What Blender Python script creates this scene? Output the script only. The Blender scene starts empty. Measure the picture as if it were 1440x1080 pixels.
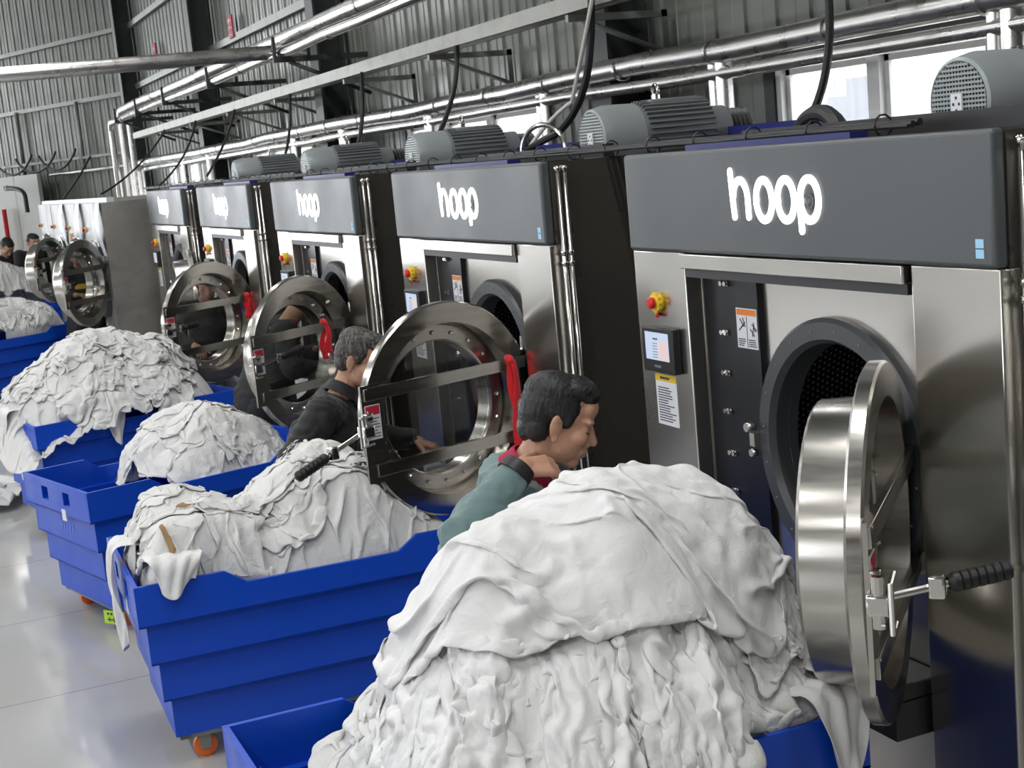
LAMP_W=60.; SKY=4.0; EXPO=0.76; FSTOP=16.0
import bpy, bmesh, math, random
import numpy as np
from mathutils import Vector, Matrix, Euler, noise as mnoise
PI=math.pi
random.seed(7)
scn=bpy.context.scene
COL=scn.collection
# ------------------------------------------------------------------ materials
MATS={}
def mat(name,col=(.5,.5,.5),rough=.5,metal=0.,spec=.5,emit=None,estr=0.,bump=None,noise_rough=None,coat=0.,alpha=None,trans=0.,ior=1.45,sheen=0.,var=None,aniso=None,sss=0.):
    if name in MATS: return MATS[name]
    m=bpy.data.materials.new(name); m.use_nodes=True
    nt=m.node_tree; b=nt.nodes['Principled BSDF']; L=nt.links
    b.inputs['Base Color'].default_value=(*col,1); b.inputs['Roughness'].default_value=rough
    b.inputs['Metallic'].default_value=metal; b.inputs['Specular IOR Level'].default_value=spec
    b.inputs['Coat Weight'].default_value=coat; b.inputs['IOR'].default_value=ior
    b.inputs['Transmission Weight'].default_value=trans
    b.inputs['Sheen Weight'].default_value=sheen
    if sss: b.inputs['Subsurface Weight'].default_value=sss; b.inputs['Subsurface Radius'].default_value=(.01,.004,.002)
    if emit: b.inputs['Emission Color'].default_value=(*emit,1); b.inputs['Emission Strength'].default_value=estr
    tc=None
    def coord(scale):
        nonlocal tc
        if tc is None: tc=nt.nodes.new('ShaderNodeTexCoord')
        mp=nt.nodes.new('ShaderNodeMapping'); mp.inputs['Scale'].default_value=scale
        L.new(tc.outputs['Object'],mp.inputs['Vector']); return mp.outputs['Vector']
    def ntex(scale,sc=1.,detail=4.,rough=.5,dist=0.):
        n=nt.nodes.new('ShaderNodeTexNoise'); n.inputs['Scale'].default_value=sc; n.inputs['Detail'].default_value=detail
        n.inputs['Roughness'].default_value=rough; n.inputs['Distortion'].default_value=dist
        L.new(coord(scale),n.inputs['Vector']); return n.outputs['Fac']
    if bump:   # (scale vec, detail, strength, distance)
        bn=nt.nodes.new('ShaderNodeBump'); bn.inputs['Strength'].default_value=bump[2]; bn.inputs['Distance'].default_value=bump[3]
        L.new(ntex(bump[0],1.,bump[1],.55,bump[4] if len(bump)>4 else 0.),bn.inputs['Height']); L.new(bn.outputs['Normal'],b.inputs['Normal'])
    if noise_rough: # (scale vec, lo, hi)
        mr=nt.nodes.new('ShaderNodeMapRange'); mr.inputs['To Min'].default_value=noise_rough[1]; mr.inputs['To Max'].default_value=noise_rough[2]
        mr.inputs['From Min'].default_value=.3; mr.inputs['From Max'].default_value=.7
        L.new(ntex(noise_rough[0]),mr.inputs['Value']); L.new(mr.outputs['Result'],b.inputs['Roughness'])
    if var:  # (scale vec, other colour, lo, hi)
        mx=nt.nodes.new('ShaderNodeMix'); mx.data_type='RGBA'
        mr=nt.nodes.new('ShaderNodeMapRange'); mr.inputs['From Min'].default_value=var[2]; mr.inputs['From Max'].default_value=var[3]
        L.new(ntex(var[0],1.,6.,.6,.6),mr.inputs['Value']); L.new(mr.outputs['Result'],mx.inputs['Factor'])
        mx.inputs[6].default_value=(*col,1); mx.inputs[7].default_value=(*var[1],1)
        L.new(mx.outputs[2],b.inputs['Base Color'])
    MATS[name]=m; return m
def srgb(r,g,b):
    f=lambda c:(c/255/12.92 if c/255<=.04045 else ((c/255+.055)/1.055)**2.4)
    return (f(r),f(g),f(b))
STEEL=mat('brushed_steel',(.60,.58,.545),.26,1.,noise_rough=((1.2,1.2,1.5),.22,.27))
STEELV=mat('plain_steel_side',(.25,.235,.215),.45,.6,noise_rough=((3,3,3),.3,.45),var=((2,2,2.5),(.42,.40,.37),.35,.75))
CHROME=mat('polished_steel',(.68,.66,.63),.12,1.,noise_rough=((8,8,8),.08,.2))
DOORST=mat('door_steel',(.52,.50,.465),.2,1.,noise_rough=((4,4,40),.16,.27))
HEADER=mat('grey_header_paint',(.098,.107,.112),.42,.35,noise_rough=((3,3,3),.38,.48))
HEADSIDE=mat('dark_header_return',(.035,.036,.042),.4)
SIDE=mat('dark_brown_side_panel',(.062,.056,.049),.28,.2,noise_rough=((2,2,2),.22,.34),bump=((1.2,1.2,1.2),2.,.05,.02))
BLACKP=mat('black_door_panel',(.008,.009,.013),.3)
BLACK=mat('black_plastic',(.012,.012,.013),.45)
RUBBER=mat('dark_grey_gasket',(.06,.065,.07),.33)
DARKM=mat('dark_metal',(.05,.05,.052),.45,.6)
GLOW=mat('lit_letters',(1,1,1),.5,emit=(1,1,1),estr=1.25)
MARK=mat('logo_mark',(.15,.16,.17),.5)
RED=mat('red_plastic',(.55,.012,.012),.35)
REDCLOTH=mat('red_ribbon_cloth',(.72,.012,.02),.7,sheen=.3)
YEL=mat('yellow_plastic',(.75,.5,.03),.4)
ORANGE=mat('orange_header_print',(.75,.22,.03),.5)
PAPER=mat('white_label_paper',(.72,.73,.76),.6)
INK=mat('dark_print',(.05,.05,.07),.6)
REDINK=mat('red_print',(.5,.02,.05),.6)
BLUEST=mat('pale_blue_sticker',(.35,.62,.85),.5)
SCREEN=mat('lit_screen',(.2,.22,.26),.2,emit=(.50,.60,.78),estr=.5)
SCREENP=mat('lit_screen_pink',(.2,.17,.17),.2,emit=(.75,.58,.58),estr=.5)
SCRDARK=mat('screen_text',(.2,.2,.25),.3)
BLUE=mat('blue_polyethylene',(.004,.062,.50),.34,spec=.45,bump=((9,9,9),3.,.06,.006),noise_rough=((5,5,5),.3,.42))
BLUEFR=mat('dark_blue_frame_paint',(.02,.025,.16),.4)
MOTOR=mat('grey_motor_paint',(.17,.185,.19),.42,.15)
MOTORL=mat('light_grey_cowl_paint',(.28,.31,.315),.38,.2)
CABLE=mat('black_cable',(.012,.012,.014),.5)
WCABLE=mat('white_cable',(.55,.54,.52),.5)
FOIL=mat('aluminium_foil_lagging',(.66,.65,.63),.22,1.,bump=((10,5,10),3.,.12,.012),noise_rough=((8,8,8),.24,.36))
COLUMN=mat('dark_green_grey_steel',(.035,.042,.042),.5,.1,var=((1,1,3),(.06,.065,.062),.5,.8))
GALV=mat('galvanised_steel',(.27,.28,.26),.45,.4,var=((3,3,3),(.2,.205,.19),.4,.7))
TRAY=mat('pale_painted_tray',(.36,.36,.325),.45,.3,var=((4,4,4),(.27,.26,.21),.45,.75))
WFRAME=mat('white_window_frame',(.75,.75,.74),.4)
LINEN=mat('white_linen',(.66,.66,.65),.9,spec=.1,bump=((26,26,26),7.,.55,.010,1.4),var=((5,5,5),(.58,.56,.53),.60,.85))
LINENT=mat('white_linen_sheet',(.70,.70,.70),.9,spec=.1,bump=((20,20,20),7.,.42,.010,1.5),var=((3,3,3),(.62,.61,.59),.58,.85))
TAN=mat('tan_stripe',(.30,.18,.08),.8)
PRINT=mat('dark_pattern_cloth',(.03,.03,.035),.8,var=((60,60,60),(.6,.6,.6),.5,.56))
SKIN=mat('skin',(.50,.285,.19),.5,sss=.08,var=((30,30,30),(.43,.225,.15),.4,.75))
SKIN2=mat('pink_skin',(.50,.27,.20),.5,sss=.08)
LIP=mat('lip',(.36,.13,.10),.5)
HAIR=mat('black_hair',(.010,.010,.011),.45,bump=((160,160,30),3.,.6,.004))
HAIRG=mat('greying_hair',(.035,.032,.03),.5,bump=((160,160,30),3.,.6,.004),var=((90,90,25),(.22,.2,.18),.5,.68))
EYEW=mat('eye_white',(.6,.57,.54),.3)
IRIS=mat('dark_iris',(.015,.01,.008),.2)
TEAL=mat('grey_teal_jacket_cloth',(.115,.185,.185),.85,sheen=.3,bump=((25,25,25),4.,.25,.008,.6))
BLACKCL=mat('black_jacket_cloth',(.011,.011,.012),.8,sheen=.15,bump=((25,25,25),4.,.3,.008,.6))
CHARC=mat('charcoal_tshirt_cloth',(.022,.023,.026),.85,bump=((25,25,25),4.,.2,.008,.6))
NAVY=mat('dark_trousers_cloth',(.015,.016,.022),.85)
SHOE=mat('black_shoe',(.012,.012,.012),.5)
REDCOL=mat('red_collar_cloth',(.35,.012,.05),.8)
LIME=mat('lime_green_tag',(.42,.68,.04),.5)
WHEELO=mat('orange_caster_tread',(.80,.16,.02),.4)
PANELW=mat('off_white_panel',(.47,.475,.44),.45)
FACADE=mat('white_tile_facade',(.78,.74,.74),.5)
FWIN=mat('grey_facade_window',(.30,.31,.34),.2)
LAMPM=mat('lamp_housing',(.8,.8,.8),.4)
# glass
def glass_mat(name,tint,alpha_mix,rough=.02):
    m=bpy.data.materials.new(name); m.use_nodes=True; nt=m.node_tree; nt.nodes.clear()
    o=nt.nodes.new('ShaderNodeOutputMaterial'); mx=nt.nodes.new('ShaderNodeMixShader')
    t=nt.nodes.new('ShaderNodeBsdfTransparent'); t.inputs[0].default_value=(*tint,1)
    g=nt.nodes.new('ShaderNodeBsdfGlossy'); g.inputs['Roughness'].default_value=rough
    f=nt.nodes.new('ShaderNodeFresnel'); f.inputs['IOR'].default_value=alpha_mix; gm=nt.nodes.new('ShaderNodeNewGeometry'); mq=nt.nodes.new('ShaderNodeMix'); mq.inputs[2].default_value=alpha_mix; mq.inputs[3].default_value=1/alpha_mix; nt.links.new(gm.outputs['Backfacing'],mq.inputs[0]); nt.links.new(mq.outputs[0],f.inputs['IOR'])
    nt.links.new(f.outputs[0],mx.inputs[0]); nt.links.new(t.outputs[0],mx.inputs[1]); nt.links.new(g.outputs[0],mx.inputs[2])
    nt.links.new(mx.outputs[0],o.inputs['Surface']); return m
GLASS=glass_mat('door_glass',(.66,.67,.66),1.5)
WGLASS=glass_mat('window_glass',(.93,.93,.93),1.45)
# floor: pale grey tiles under a glossy clear coat
def floor_mat():
    m=mat('pale_grey_floor_tiles',(.45,.45,.44),.14,spec=.7)
    nt=m.node_tree; b=nt.nodes['Principled BSDF']; L=nt.links
    tc=nt.nodes.new('ShaderNodeTexCoord'); br=nt.nodes.new('ShaderNodeTexBrick')
    br.offset=0.; br.inputs['Scale'].default_value=1.; br.inputs['Brick Width'].default_value=1.2; br.inputs['Row Height'].default_value=1.2
    br.inputs['Mortar Size'].default_value=.003; br.inputs['Color1'].default_value=(.44,.44,.43,1); br.inputs['Color2'].default_value=(.46,.46,.45,1)
    br.inputs['Mortar'].default_value=(.2,.2,.19,1)
    n=nt.nodes.new('ShaderNodeTexNoise'); n.inputs['Scale'].default_value=1.6; n.inputs['Detail'].default_value=7
    mx=nt.nodes.new('ShaderNodeMix'); mx.data_type='RGBA'; mx.blend_type='MULTIPLY'; mx.inputs['Factor'].default_value=.35
    cr=nt.nodes.new('ShaderNodeValToRGB'); cr.color_ramp.elements[0].position=.3; cr.color_ramp.elements[0].color=(.8,.8,.78,1); cr.color_ramp.elements[1].position=.7
    L.new(tc.outputs['Object'],br.inputs['Vector']); L.new(tc.outputs['Object'],n.inputs['Vector']); L.new(n.outputs['Fac'],cr.inputs[0])
    L.new(br.outputs['Color'],mx.inputs[6]); L.new(cr.outputs[0],mx.inputs[7]); L.new(mx.outputs[2],b.inputs['Base Color'])
    mr=nt.nodes.new('ShaderNodeMapRange'); mr.inputs['From Min'].default_value=.3; mr.inputs['From Max'].default_value=.7
    mr.inputs['To Min'].default_value=.07; mr.inputs['To Max'].default_value=.2; L.new(n.outputs['Fac'],mr.inputs['Value']); L.new(mr.outputs[0],b.inputs['Roughness'])
    return m
FLOOR=floor_mat()
# corrugated wall sheet: colour with seams every 0.9 m
WALLM=mat('grey_corrugated_sheet',(.17,.18,.16),.42,.25,var=((.7,.7,2.5),(.13,.138,.122),.35,.8),noise_rough=((2,2,2),.3,.48))
# perforated drum: bright dots paint in the hole-rim glints, from cylindrical object coordinates (axis = local X)
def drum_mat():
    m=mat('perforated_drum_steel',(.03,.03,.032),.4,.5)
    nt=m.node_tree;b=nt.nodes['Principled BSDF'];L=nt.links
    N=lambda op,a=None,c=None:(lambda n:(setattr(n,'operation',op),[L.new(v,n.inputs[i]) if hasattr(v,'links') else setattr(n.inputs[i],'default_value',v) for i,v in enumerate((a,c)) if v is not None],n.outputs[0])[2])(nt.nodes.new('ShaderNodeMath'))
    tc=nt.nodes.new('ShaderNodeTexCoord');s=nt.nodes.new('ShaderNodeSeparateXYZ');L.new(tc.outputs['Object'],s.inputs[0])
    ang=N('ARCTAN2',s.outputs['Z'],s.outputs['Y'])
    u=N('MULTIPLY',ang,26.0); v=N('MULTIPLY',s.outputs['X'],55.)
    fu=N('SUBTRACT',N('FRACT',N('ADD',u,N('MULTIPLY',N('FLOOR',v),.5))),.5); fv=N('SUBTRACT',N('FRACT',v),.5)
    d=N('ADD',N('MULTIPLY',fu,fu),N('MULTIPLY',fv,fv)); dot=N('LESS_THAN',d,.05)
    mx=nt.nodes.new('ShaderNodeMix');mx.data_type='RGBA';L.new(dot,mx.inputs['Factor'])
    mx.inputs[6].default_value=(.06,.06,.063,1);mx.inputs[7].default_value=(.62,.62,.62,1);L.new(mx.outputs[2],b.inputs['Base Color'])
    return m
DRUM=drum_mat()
# ------------------------------------------------------------------ mesh builder
class MB:
    def __init__(s): s.bm=bmesh.new(); s.mi=0; s.smooth=False
    def _f(s,vs,smooth=None):
        try:
            f=s.bm.faces.new(vs); f.material_index=s.mi; f.smooth=s.smooth if smooth is None else smooth; return f
        except ValueError: return None
    def box(s,c,d,R=None,bevel=0.,seg=2):
        x,y,z=[v/2 for v in d]; c=Vector(c); M=R.to_matrix() if isinstance(R,Euler) else (R or Matrix.Identity(3))
        vs=[s.bm.verts.new(c+M@Vector((a*x,b*y,e*z))) for a in(-1,1) for b in(-1,1) for e in(-1,1)]
        fs=[s._f([vs[i] for i in q]) for q in((0,1,3,2),(4,6,7,5),(0,4,5,1),(2,3,7,6),(0,2,6,4),(1,5,7,3))]
        if bevel>0:
            es={e for f in fs for e in f.edges}
            r=bmesh.ops.bevel(s.bm,geom=list(es),offset=bevel,segments=seg,profile=.5,affect='EDGES')
            for f in r['faces']: f.material_index=s.mi; f.smooth=True
        return s
    def bx(s,x0,x1,y0,y1,z0,z1,**k): return s.box(((x0+x1)/2,(y0+y1)/2,(z0+z1)/2),(abs(x1-x0),abs(y1-y0),abs(z1-z0)),**k)
    @staticmethod
    def frame(d):
        d=Vector(d).normalized(); a=Vector((0,0,1)) if abs(d.z)<.9 else Vector((1,0,0))
        u=d.cross(a).normalized(); return u,d.cross(u).normalized()
    def cyl(s,p0,p1,r0,r1=None,n=16,caps=True,smooth=True):
        r1=r0 if r1 is None else r1; p0=Vector(p0);p1=Vector(p1);u,v=s.frame(p1-p0)
        A=[];B=[]
        for i in range(n):
            a=2*PI*i/n; w=u*math.cos(a)+v*math.sin(a); A.append(s.bm.verts.new(p0+w*r0));B.append(s.bm.verts.new(p1+w*r1))
        for i in range(n): s._f([A[i],A[(i+1)%n],B[(i+1)%n],B[i]],smooth)
        if caps: s._f(A[::-1],False); s._f(B,False)
        return s
    def lathe(s,prof,o,axis,n=48,closed=False,a0=0.,a1=2*PI,smooth=True):
        # prof: (distance along axis, radius)
        o=Vector(o);ax=Vector(axis).normalized();u,v=s.frame(ax); full=abs(a1-a0-2*PI)<1e-6; k=n if full else n+1; rings=[]
        for t,r in prof:
            rings.append([s.bm.verts.new(o+ax*t+(u*math.cos(a0+(a1-a0)*i/n)+v*math.sin(a0+(a1-a0)*i/n))*r) for i in range(k)])
        pr=list(zip(rings,rings[1:]))+([(rings[-1],rings[0])] if closed else [])
        for A,B in pr:
            for i in range(n): s._f([A[i],A[(i+1)%k],B[(i+1)%k],B[i]],smooth)
        return s
    def disc(s,o,axis,r,n=32):
        o=Vector(o);u,v=s.frame(axis); s._f([s.bm.verts.new(o+(u*math.cos(2*PI*i/n)+v*math.sin(2*PI*i/n))*r) for i in range(n)],False); return s
    def tube(s,pts,r,n=10,caps=True):
        pts=[Vector(p) for p in pts]; rr=r if isinstance(r,(list,tuple)) else [r]*len(pts); rings=[]; u=None
        for i,p in enumerate(pts):
            t=(pts[min(i+1,len(pts)-1)]-pts[max(i-1,0)]).normalized()
            if u is None: u,v=s.frame(t)
            else: u=(u-t*u.dot(t)).normalized()
            v=t.cross(u); rings.append([s.bm.verts.new(p+(u*math.cos(2*PI*j/n)+v*math.sin(2*PI*j/n))*rr[i]) for j in range(n)])
        for A,B in zip(rings,rings[1:]):
            for j in range(n): s._f([A[j],A[(j+1)%n],B[(j+1)%n],B[j]],True)
        if caps: s._f(rings[0][::-1],False); s._f(rings[-1],False)
        return s
    def ell(s,c,r,R=None,nu=20,nv=12):
        c=Vector(c); M=R.to_matrix() if isinstance(R,Euler) else (R or Matrix.Identity(3)); rows=[]
        for j in range(1,nv):
            th=PI*j/nv; rows.append([s.bm.verts.new(c+M@Vector((r[0]*math.sin(th)*math.cos(2*PI*i/nu),r[1]*math.sin(th)*math.sin(2*PI*i/nu),r[2]*math.cos(th)))) for i in range(nu)])
        t=s.bm.verts.new(c+M@Vector((0,0,r[2])));b=s.bm.verts.new(c+M@Vector((0,0,-r[2])))
        for i in range(nu): s._f([t,rows[0][i],rows[0][(i+1)%nu]],True); s._f([b,rows[-1][(i+1)%nu],rows[-1][i]],True)
        for A,B in zip(rows,rows[1:]):
            for i in range(nu): s._f([A[i],B[i],B[(i+1)%nu],A[(i+1)%nu]],True)
        return s
    def poly(s,pts,d):
        # flat outline pts extruded by vector d
        d=Vector(d); A=[s.bm.verts.new(Vector(p)) for p in pts];B=[s.bm.verts.new(Vector(p)+d) for p in pts];n=len(pts)
        s._f(A[::-1],False);s._f(B,False)
        for i in range(n): s._f([A[i],A[(i+1)%n],B[(i+1)%n],B[i]],False)
        return s
    def grid(s,P,closed_u=False,smooth=True):
        n,m=len(P),len(P[0]); V=[[s.bm.verts.new(p) for p in row] for row in P]
        for i in range(n-1+(1 if closed_u else 0)):
            for j in range(m-1): s._f([V[i][j],V[(i+1)%n][j],V[(i+1)%n][j+1],V[i][j+1]],smooth)
        return s
    def mesh(s,name,mats):
        bmesh.ops.recalc_face_normals(s.bm,faces=s.bm.faces)
        for e in s.bm.edges:
            if len(e.link_faces)==2 and e.calc_face_angle(0.)>.55: e.smooth=False
        me=bpy.data.meshes.new(name); s.bm.to_mesh(me); s.bm.free()
        for m in (mats if isinstance(mats,(list,tuple)) else [mats]): me.materials.append(m)
        return me
    def build(s,name,mats,parent=None,loc=None,**props): 
        o=bpy.data.objects.new(name,s.mesh(name,mats)); COL.objects.link(o)
        if loc is not None: o.location=loc
        if parent is not None: o.parent=parent
        for k,v in props.items(): o[k]=v
        return o
def tag(o,label=None,cat=None,group=None,kind=None):
    if label: o['label']=label
    if cat: o['category']=cat
    if group: o['group']=group
    if kind: o['kind']=kind
    return o
def thing(name,loc,label,cat,group=None,rz=0.):
    o=bpy.data.objects.new(name,None); COL.objects.link(o); o.empty_display_size=.1; o.location=loc; o.rotation_euler=(0,0,rz)
    return tag(o,label,cat,group)
def kids(o): return [c for c in bpy.data.objects if c.parent==o]
def dup(o,loc=None,rz=None,label=None,parent=None):
    c=o.copy(); COL.objects.link(c); c.parent=parent
    if loc is not None: c.location=loc
    if rz is not None: c.rotation_euler=(0,0,rz)
    if label: c['label']=label
    for k in kids(o): dup(k,parent=c)
    return c
def arc(c,r,a0,a1,n,u=(1,0,0),v=(0,0,1)):
    c=Vector(c);u=Vector(u);v=Vector(v); return [c+(u*math.cos(a0+(a1-a0)*i/n)+v*math.sin(a0+(a1-a0)*i/n))*r for i in range(n+1)]
def bez(p0,p1,p2,p3,n=14):
    p0,p1,p2,p3=map(Vector,(p0,p1,p2,p3)); return [p0*(1-t)**3+3*p1*t*(1-t)**2+3*p2*t*t*(1-t)+p3*t**3 for t in [i/n for i in range(n+1)]]
# ================================================================== setting
FL=-.31   # floor level, lowered along with the scaling about the camera; heights are measured from 0.31 m above it
WX=2.2; YC=25.4; EA=math.radians(22.32); EDIR=Vector((-math.sin(EA),math.cos(EA),0))
def struct(o): o['kind']='structure'; return o
struct(MB().bx(-14,3,-9,42,FL-.1,FL).build('floor',FLOOR))
CEIL=mat('grey_roof_sheet',(.30,.31,.30),.6)
struct(MB().bx(-14,3,-9,42,7.2,7.3).build('ceiling',CEIL))
LW=mat('pale_grey_wall',(.62,.61,.58),.6)
ADDED_LWIN=[(a,a+4.2) for a in np.arange(-7,26,6.)]; lw=MB().bx(-14.1,-14,-9,42,FL,1.6).bx(-14.1,-14,-9,42,4.2,7.2)  # unseen window openings, added so the steel fronts reflect a brighter hall
yl=[-9]+[float(v) for p in ADDED_LWIN for v in p]+[42]
for a,b in zip(yl[::2],yl[1::2]): lw.bx(-14.1,-14,a,b,1.6,4.2)
struct(lw.build('wall_left',LW))
struct(MB().bx(-14,3,-9.1,-9,FL,7.2).build('wall_front',mat('dark_brown_grey_wall',(.13,.12,.105),.6)))
# corrugated sheet: trapezoid ribs along a line, between heights
RIB=[(0,0),(.11,0),(.120,.016),(.145,.016),(.155,0),(.25,0),(.257,.006),(.267,.006),(.274,0)]
def corrugated(mb,p0,d,nrm,L,z0,z1):
    p0=Vector(p0);d=Vector(d);nrm=Vector(nrm); s=0.; prof=[]
    while s<L:
        for a,h in RIB:
            if s+a<=L: prof.append((s+a,h))
        s+=.30
    prof.append((L,0)); A=[];B=[]
    for a,h in prof:
        q=p0+d*a+nrm*h; A.append(mb.bm.verts.new((q.x,q.y,z0)));B.append(mb.bm.verts.new((q.x,q.y,z1)))
    for i in range(len(A)-1): mb._f([A[i],A[i+1],B[i+1],B[i]],False)
WINS=[(1.6,4.05),(7.05,9.95),(13.1,15.95),(18.6,22.2)]; WZ0,WZ1=1.25,2.12
w=MB()
corrugated(w,(WX,-9,0),(0,1,0),(-1,0,0),YC+9,WZ1,7.2)
corrugated(w,(WX,-9,0),(0,1,0),(-1,0,0),YC+9,FL,WZ0)
ys=[-9]+[v for p in WINS for v in p]+[YC]
for a,b in zip(ys[::2],ys[1::2]): corrugated(w,(WX,a,0),(0,1,0),(-1,0,0),b-a,WZ0,WZ1)
w.bx(WX+.06,WX+.10,-9,YC,WZ1,7.2); w.bx(WX+.06,WX+.10,-9,YC,FL,WZ0)
for a,b in zip(ys[::2],ys[1::2]): w.bx(WX+.06,WX+.10,a,b,WZ0,WZ1)
struct(w.build('wall_right',WALLM))
w=MB(); corrugated(w,(WX,YC,0),EDIR,(-EDIR.y,EDIR.x,0),16,FL,7.2); struct(w.build('wall_back',WALLM))
# rails (girts) on the two walls
n=1
for z,yy in ((3.5,(-9,YC)),(4.55,(-9,YC)),(5.8,(-9,YC))):
    struct(MB().bx(WX-.09,WX-.03,yy[0],yy[1],z-.045,z+.045).build('trim_%d'%n,GALV)); n+=1
def along(s,z,off=0.): return Vector((WX,YC,0))+EDIR*s+Vector((-EDIR.y,EDIR.x,0))*off+Vector((0,0,z))
for z in (3.5,4.67,5.9):
    c=along(8,z,.06); struct(MB().box(c,(.06,16,.08),R=Euler((0,0,EA))).build('trim_%d'%n,GALV)); n+=1
struct(MB().cyl(along(0.1,2.17,.16),along(3.0,2.15,.16),.035,n=14).build('trim_%d'%n,CHROME)); n+=1
struct(MB().box(along(8,2.42,.08),(.10,16,.05),R=Euler((0,0,EA))).build('trim_%d'%n,GALV)); n+=1
# off-white panel partition in front of the end wall
pw=MB(); 
for i in range(5): pw.box(along(2.95+.5+i*1.0,.945,.45),(.08,.985,2.51),R=Euler((0,0,EA)))
struct(pw.build('wall_partition',PANELW))
# windows in the right wall
for k,(a,b) in enumerate(WINS):
    f=MB(); x=WX+.03; t=.055
    f.bx(x-.05,x+.05,a,b,WZ1-t,WZ1); f.bx(x-.05,x+.05,a,b,WZ0,WZ0+t)
    nm=4 if b-a>3 else 3
    for j in range(nm+1):
        yy=a+(b-a)*j/nm; f.bx(x-.05,x+.05,max(a,yy-.045),min(b,yy+.045),WZ0,WZ1)
    for j in range(nm):   # inner sash
        y0=a+(b-a)*j/nm+.045; y1=a+(b-a)*(j+1)/nm-.045
        f.bx(x-.015,x+.015,y0,y1,WZ1-t-.05,WZ1-t); f.bx(x-.015,x+.015,y0,y0+.035,WZ0,WZ1); f.bx(x-.015,x+.015,y1-.035,y1,WZ0,WZ1)
    o=struct(f.build('window_%d'%(k+1),WFRAME))
    MB().bx(x-.002,x+.002,a,b,WZ0,WZ1).build('window_pane',WGLASS,o)
    # dark reveal above and beside the frame
    struct(MB().bx(WX-.035,WX+.02,a-.1,b+.1,WZ1,WZ1+.035).bx(WX-.035,WX+.02,b,b+.09,WZ0,WZ1).build('trim_%d'%n,DARKM)); n+=1
for k,(a,b) in enumerate(ADDED_LWIN):  # frames and panes of the added left-wall windows, out of view
    f=MB()
    for j in range(4): yy=a+(b-a)*j/3; f.bx(-14.08,-14.0,max(a,yy-.04),min(b,yy+.04),1.6,4.2)
    f.bx(-14.08,-14.0,a,b,1.6,1.66).bx(-14.08,-14.0,a,b,4.14,4.2).bx(-14.08,-14.0,a,b,2.85,2.91)
    o=struct(f.build('window_%d'%(k+1+len(WINS)),WFRAME)); MB().bx(-14.05,-14.046,a,b,1.6,4.2).build('window_pane',WGLASS,o)
# outside: yard and two facades seen through the windows
struct(MB().bx(3,30,-20,80,-.6,-.5).build('ground_outside',mat('concrete_yard',(.55,.55,.53),.8)))
fb=thing('facade_building',(13,10,-.5),'pale tiled building seen through the high windows behind the dryers','building')
fw=MB().bx(0,3,-24,60,0,6.5); fw.build('wall',FACADE,fb)
for yy in range(-20,58,3):
    for zz in (1.85,3.9,5.9):
        MB().bx(-.04,.01,yy,yy+1.5,zz,zz+1.1).build('window',FWIN,fb)
# steel columns
for i,yy in enumerate((5.45,11.55,17.45,23.8,-.6)):
    c=MB(); c.bx(1.86,1.885,yy-.13,yy+.13,FL,7.2).bx(2.12,2.145,yy-.13,yy+.13,FL,7.2).bx(1.885,2.12,yy-.012,yy+.012,FL,7.2)
    c.build('steel_column',COLUMN)
    o=bpy.data.objects[c and 'steel_column' if i==0 else 'steel_column.%03d'%i]
    tag(o,['dark steel column behind the gap right of the second nearest lit sign','dark steel column rising where the crosswise pipe ends','dark steel column second from the far corner, behind the far pipes','dark steel column in the far corner of the wall','dark steel column on the wall outside the right edge'][i],'column','steel columns along the wall')
    o['kind']='structure'
# ================================================================== pipes and cables
def insulated(name,pts,r,label,cat='pipe',group=None,joints=(),m=FOIL,n=20):
    t=MB().tube(pts,r,n=n)
    for p,d in joints: 
        p=Vector(p);d=Vector(d).normalized(); t.lathe([(-.012,r),(-.012,r+.005),(.012,r+.005),(.012,r)],p,d,n=n)
    return tag(t.build(name,m),label,cat,group)
def wob(p0,p1,n,a,seed):
    p0=Vector(p0);p1=Vector(p1); rnd=random.Random(seed); return [p0+(p1-p0)*i/n+Vector((rnd.uniform(-a,a),0,rnd.uniform(-a,a))) for i in range(n+1)]
XL=1.78
low=wob((XL,-3,2.18),(XL,22.2,2.13),26,.012,3)+arc((XL,22.2,2.0),.13,PI/2,0,5,(0,1,0))[1:]
insulated('riser_pipe',[Vector((XL,22.33,2.0)),Vector((XL,22.33,FL))],.062,'foil-wrapped riser at the far end of the long lower wall pipe')
insulated('lagged_pipe',low,.062,'long foil-wrapped pipe running above the windows, lower of the wall pipes',joints=[((XL,y,2.18-.0022*(y+3)),(0,1,0)) for y in range(0,22,1)])
low2=wob((XL+.01,-3,2.065),(XL+.01,21.9,2.03),20,.008,4)
insulated('lagged_pipe',low2,.035,'thin foil-wrapped pipe just below the long lower wall pipe')
for k,(x,z,r,lab,y0) in enumerate(((1.42,3.03,.065,'upper of the two bright pipes high on brackets at far left',7.0),(1.28,2.86,.05,'lower of the two bright pipes high on brackets at far left',9.0),(1.62,3.02,.05,'foil-wrapped pipe behind the upper bracket pipe near the top edge',6.0))):
    ye=21.2+.25*k
    pts=wob((x,y0-6,z),(x,ye,z-.05),18,.008,10+k)+arc((x,ye,z-.2),.15,PI/2,0,5,(0,1,0))[1:]+[Vector((x,ye+.15,FL))]
    insulated('steam_pipe',pts,r,lab,group=None,joints=[((x,y,z-.003*(y-y0+6)),(0,1,0)) for y in np.arange(y0,21,1.6)],m=FOIL if k!=1 else CHROME)
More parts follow.
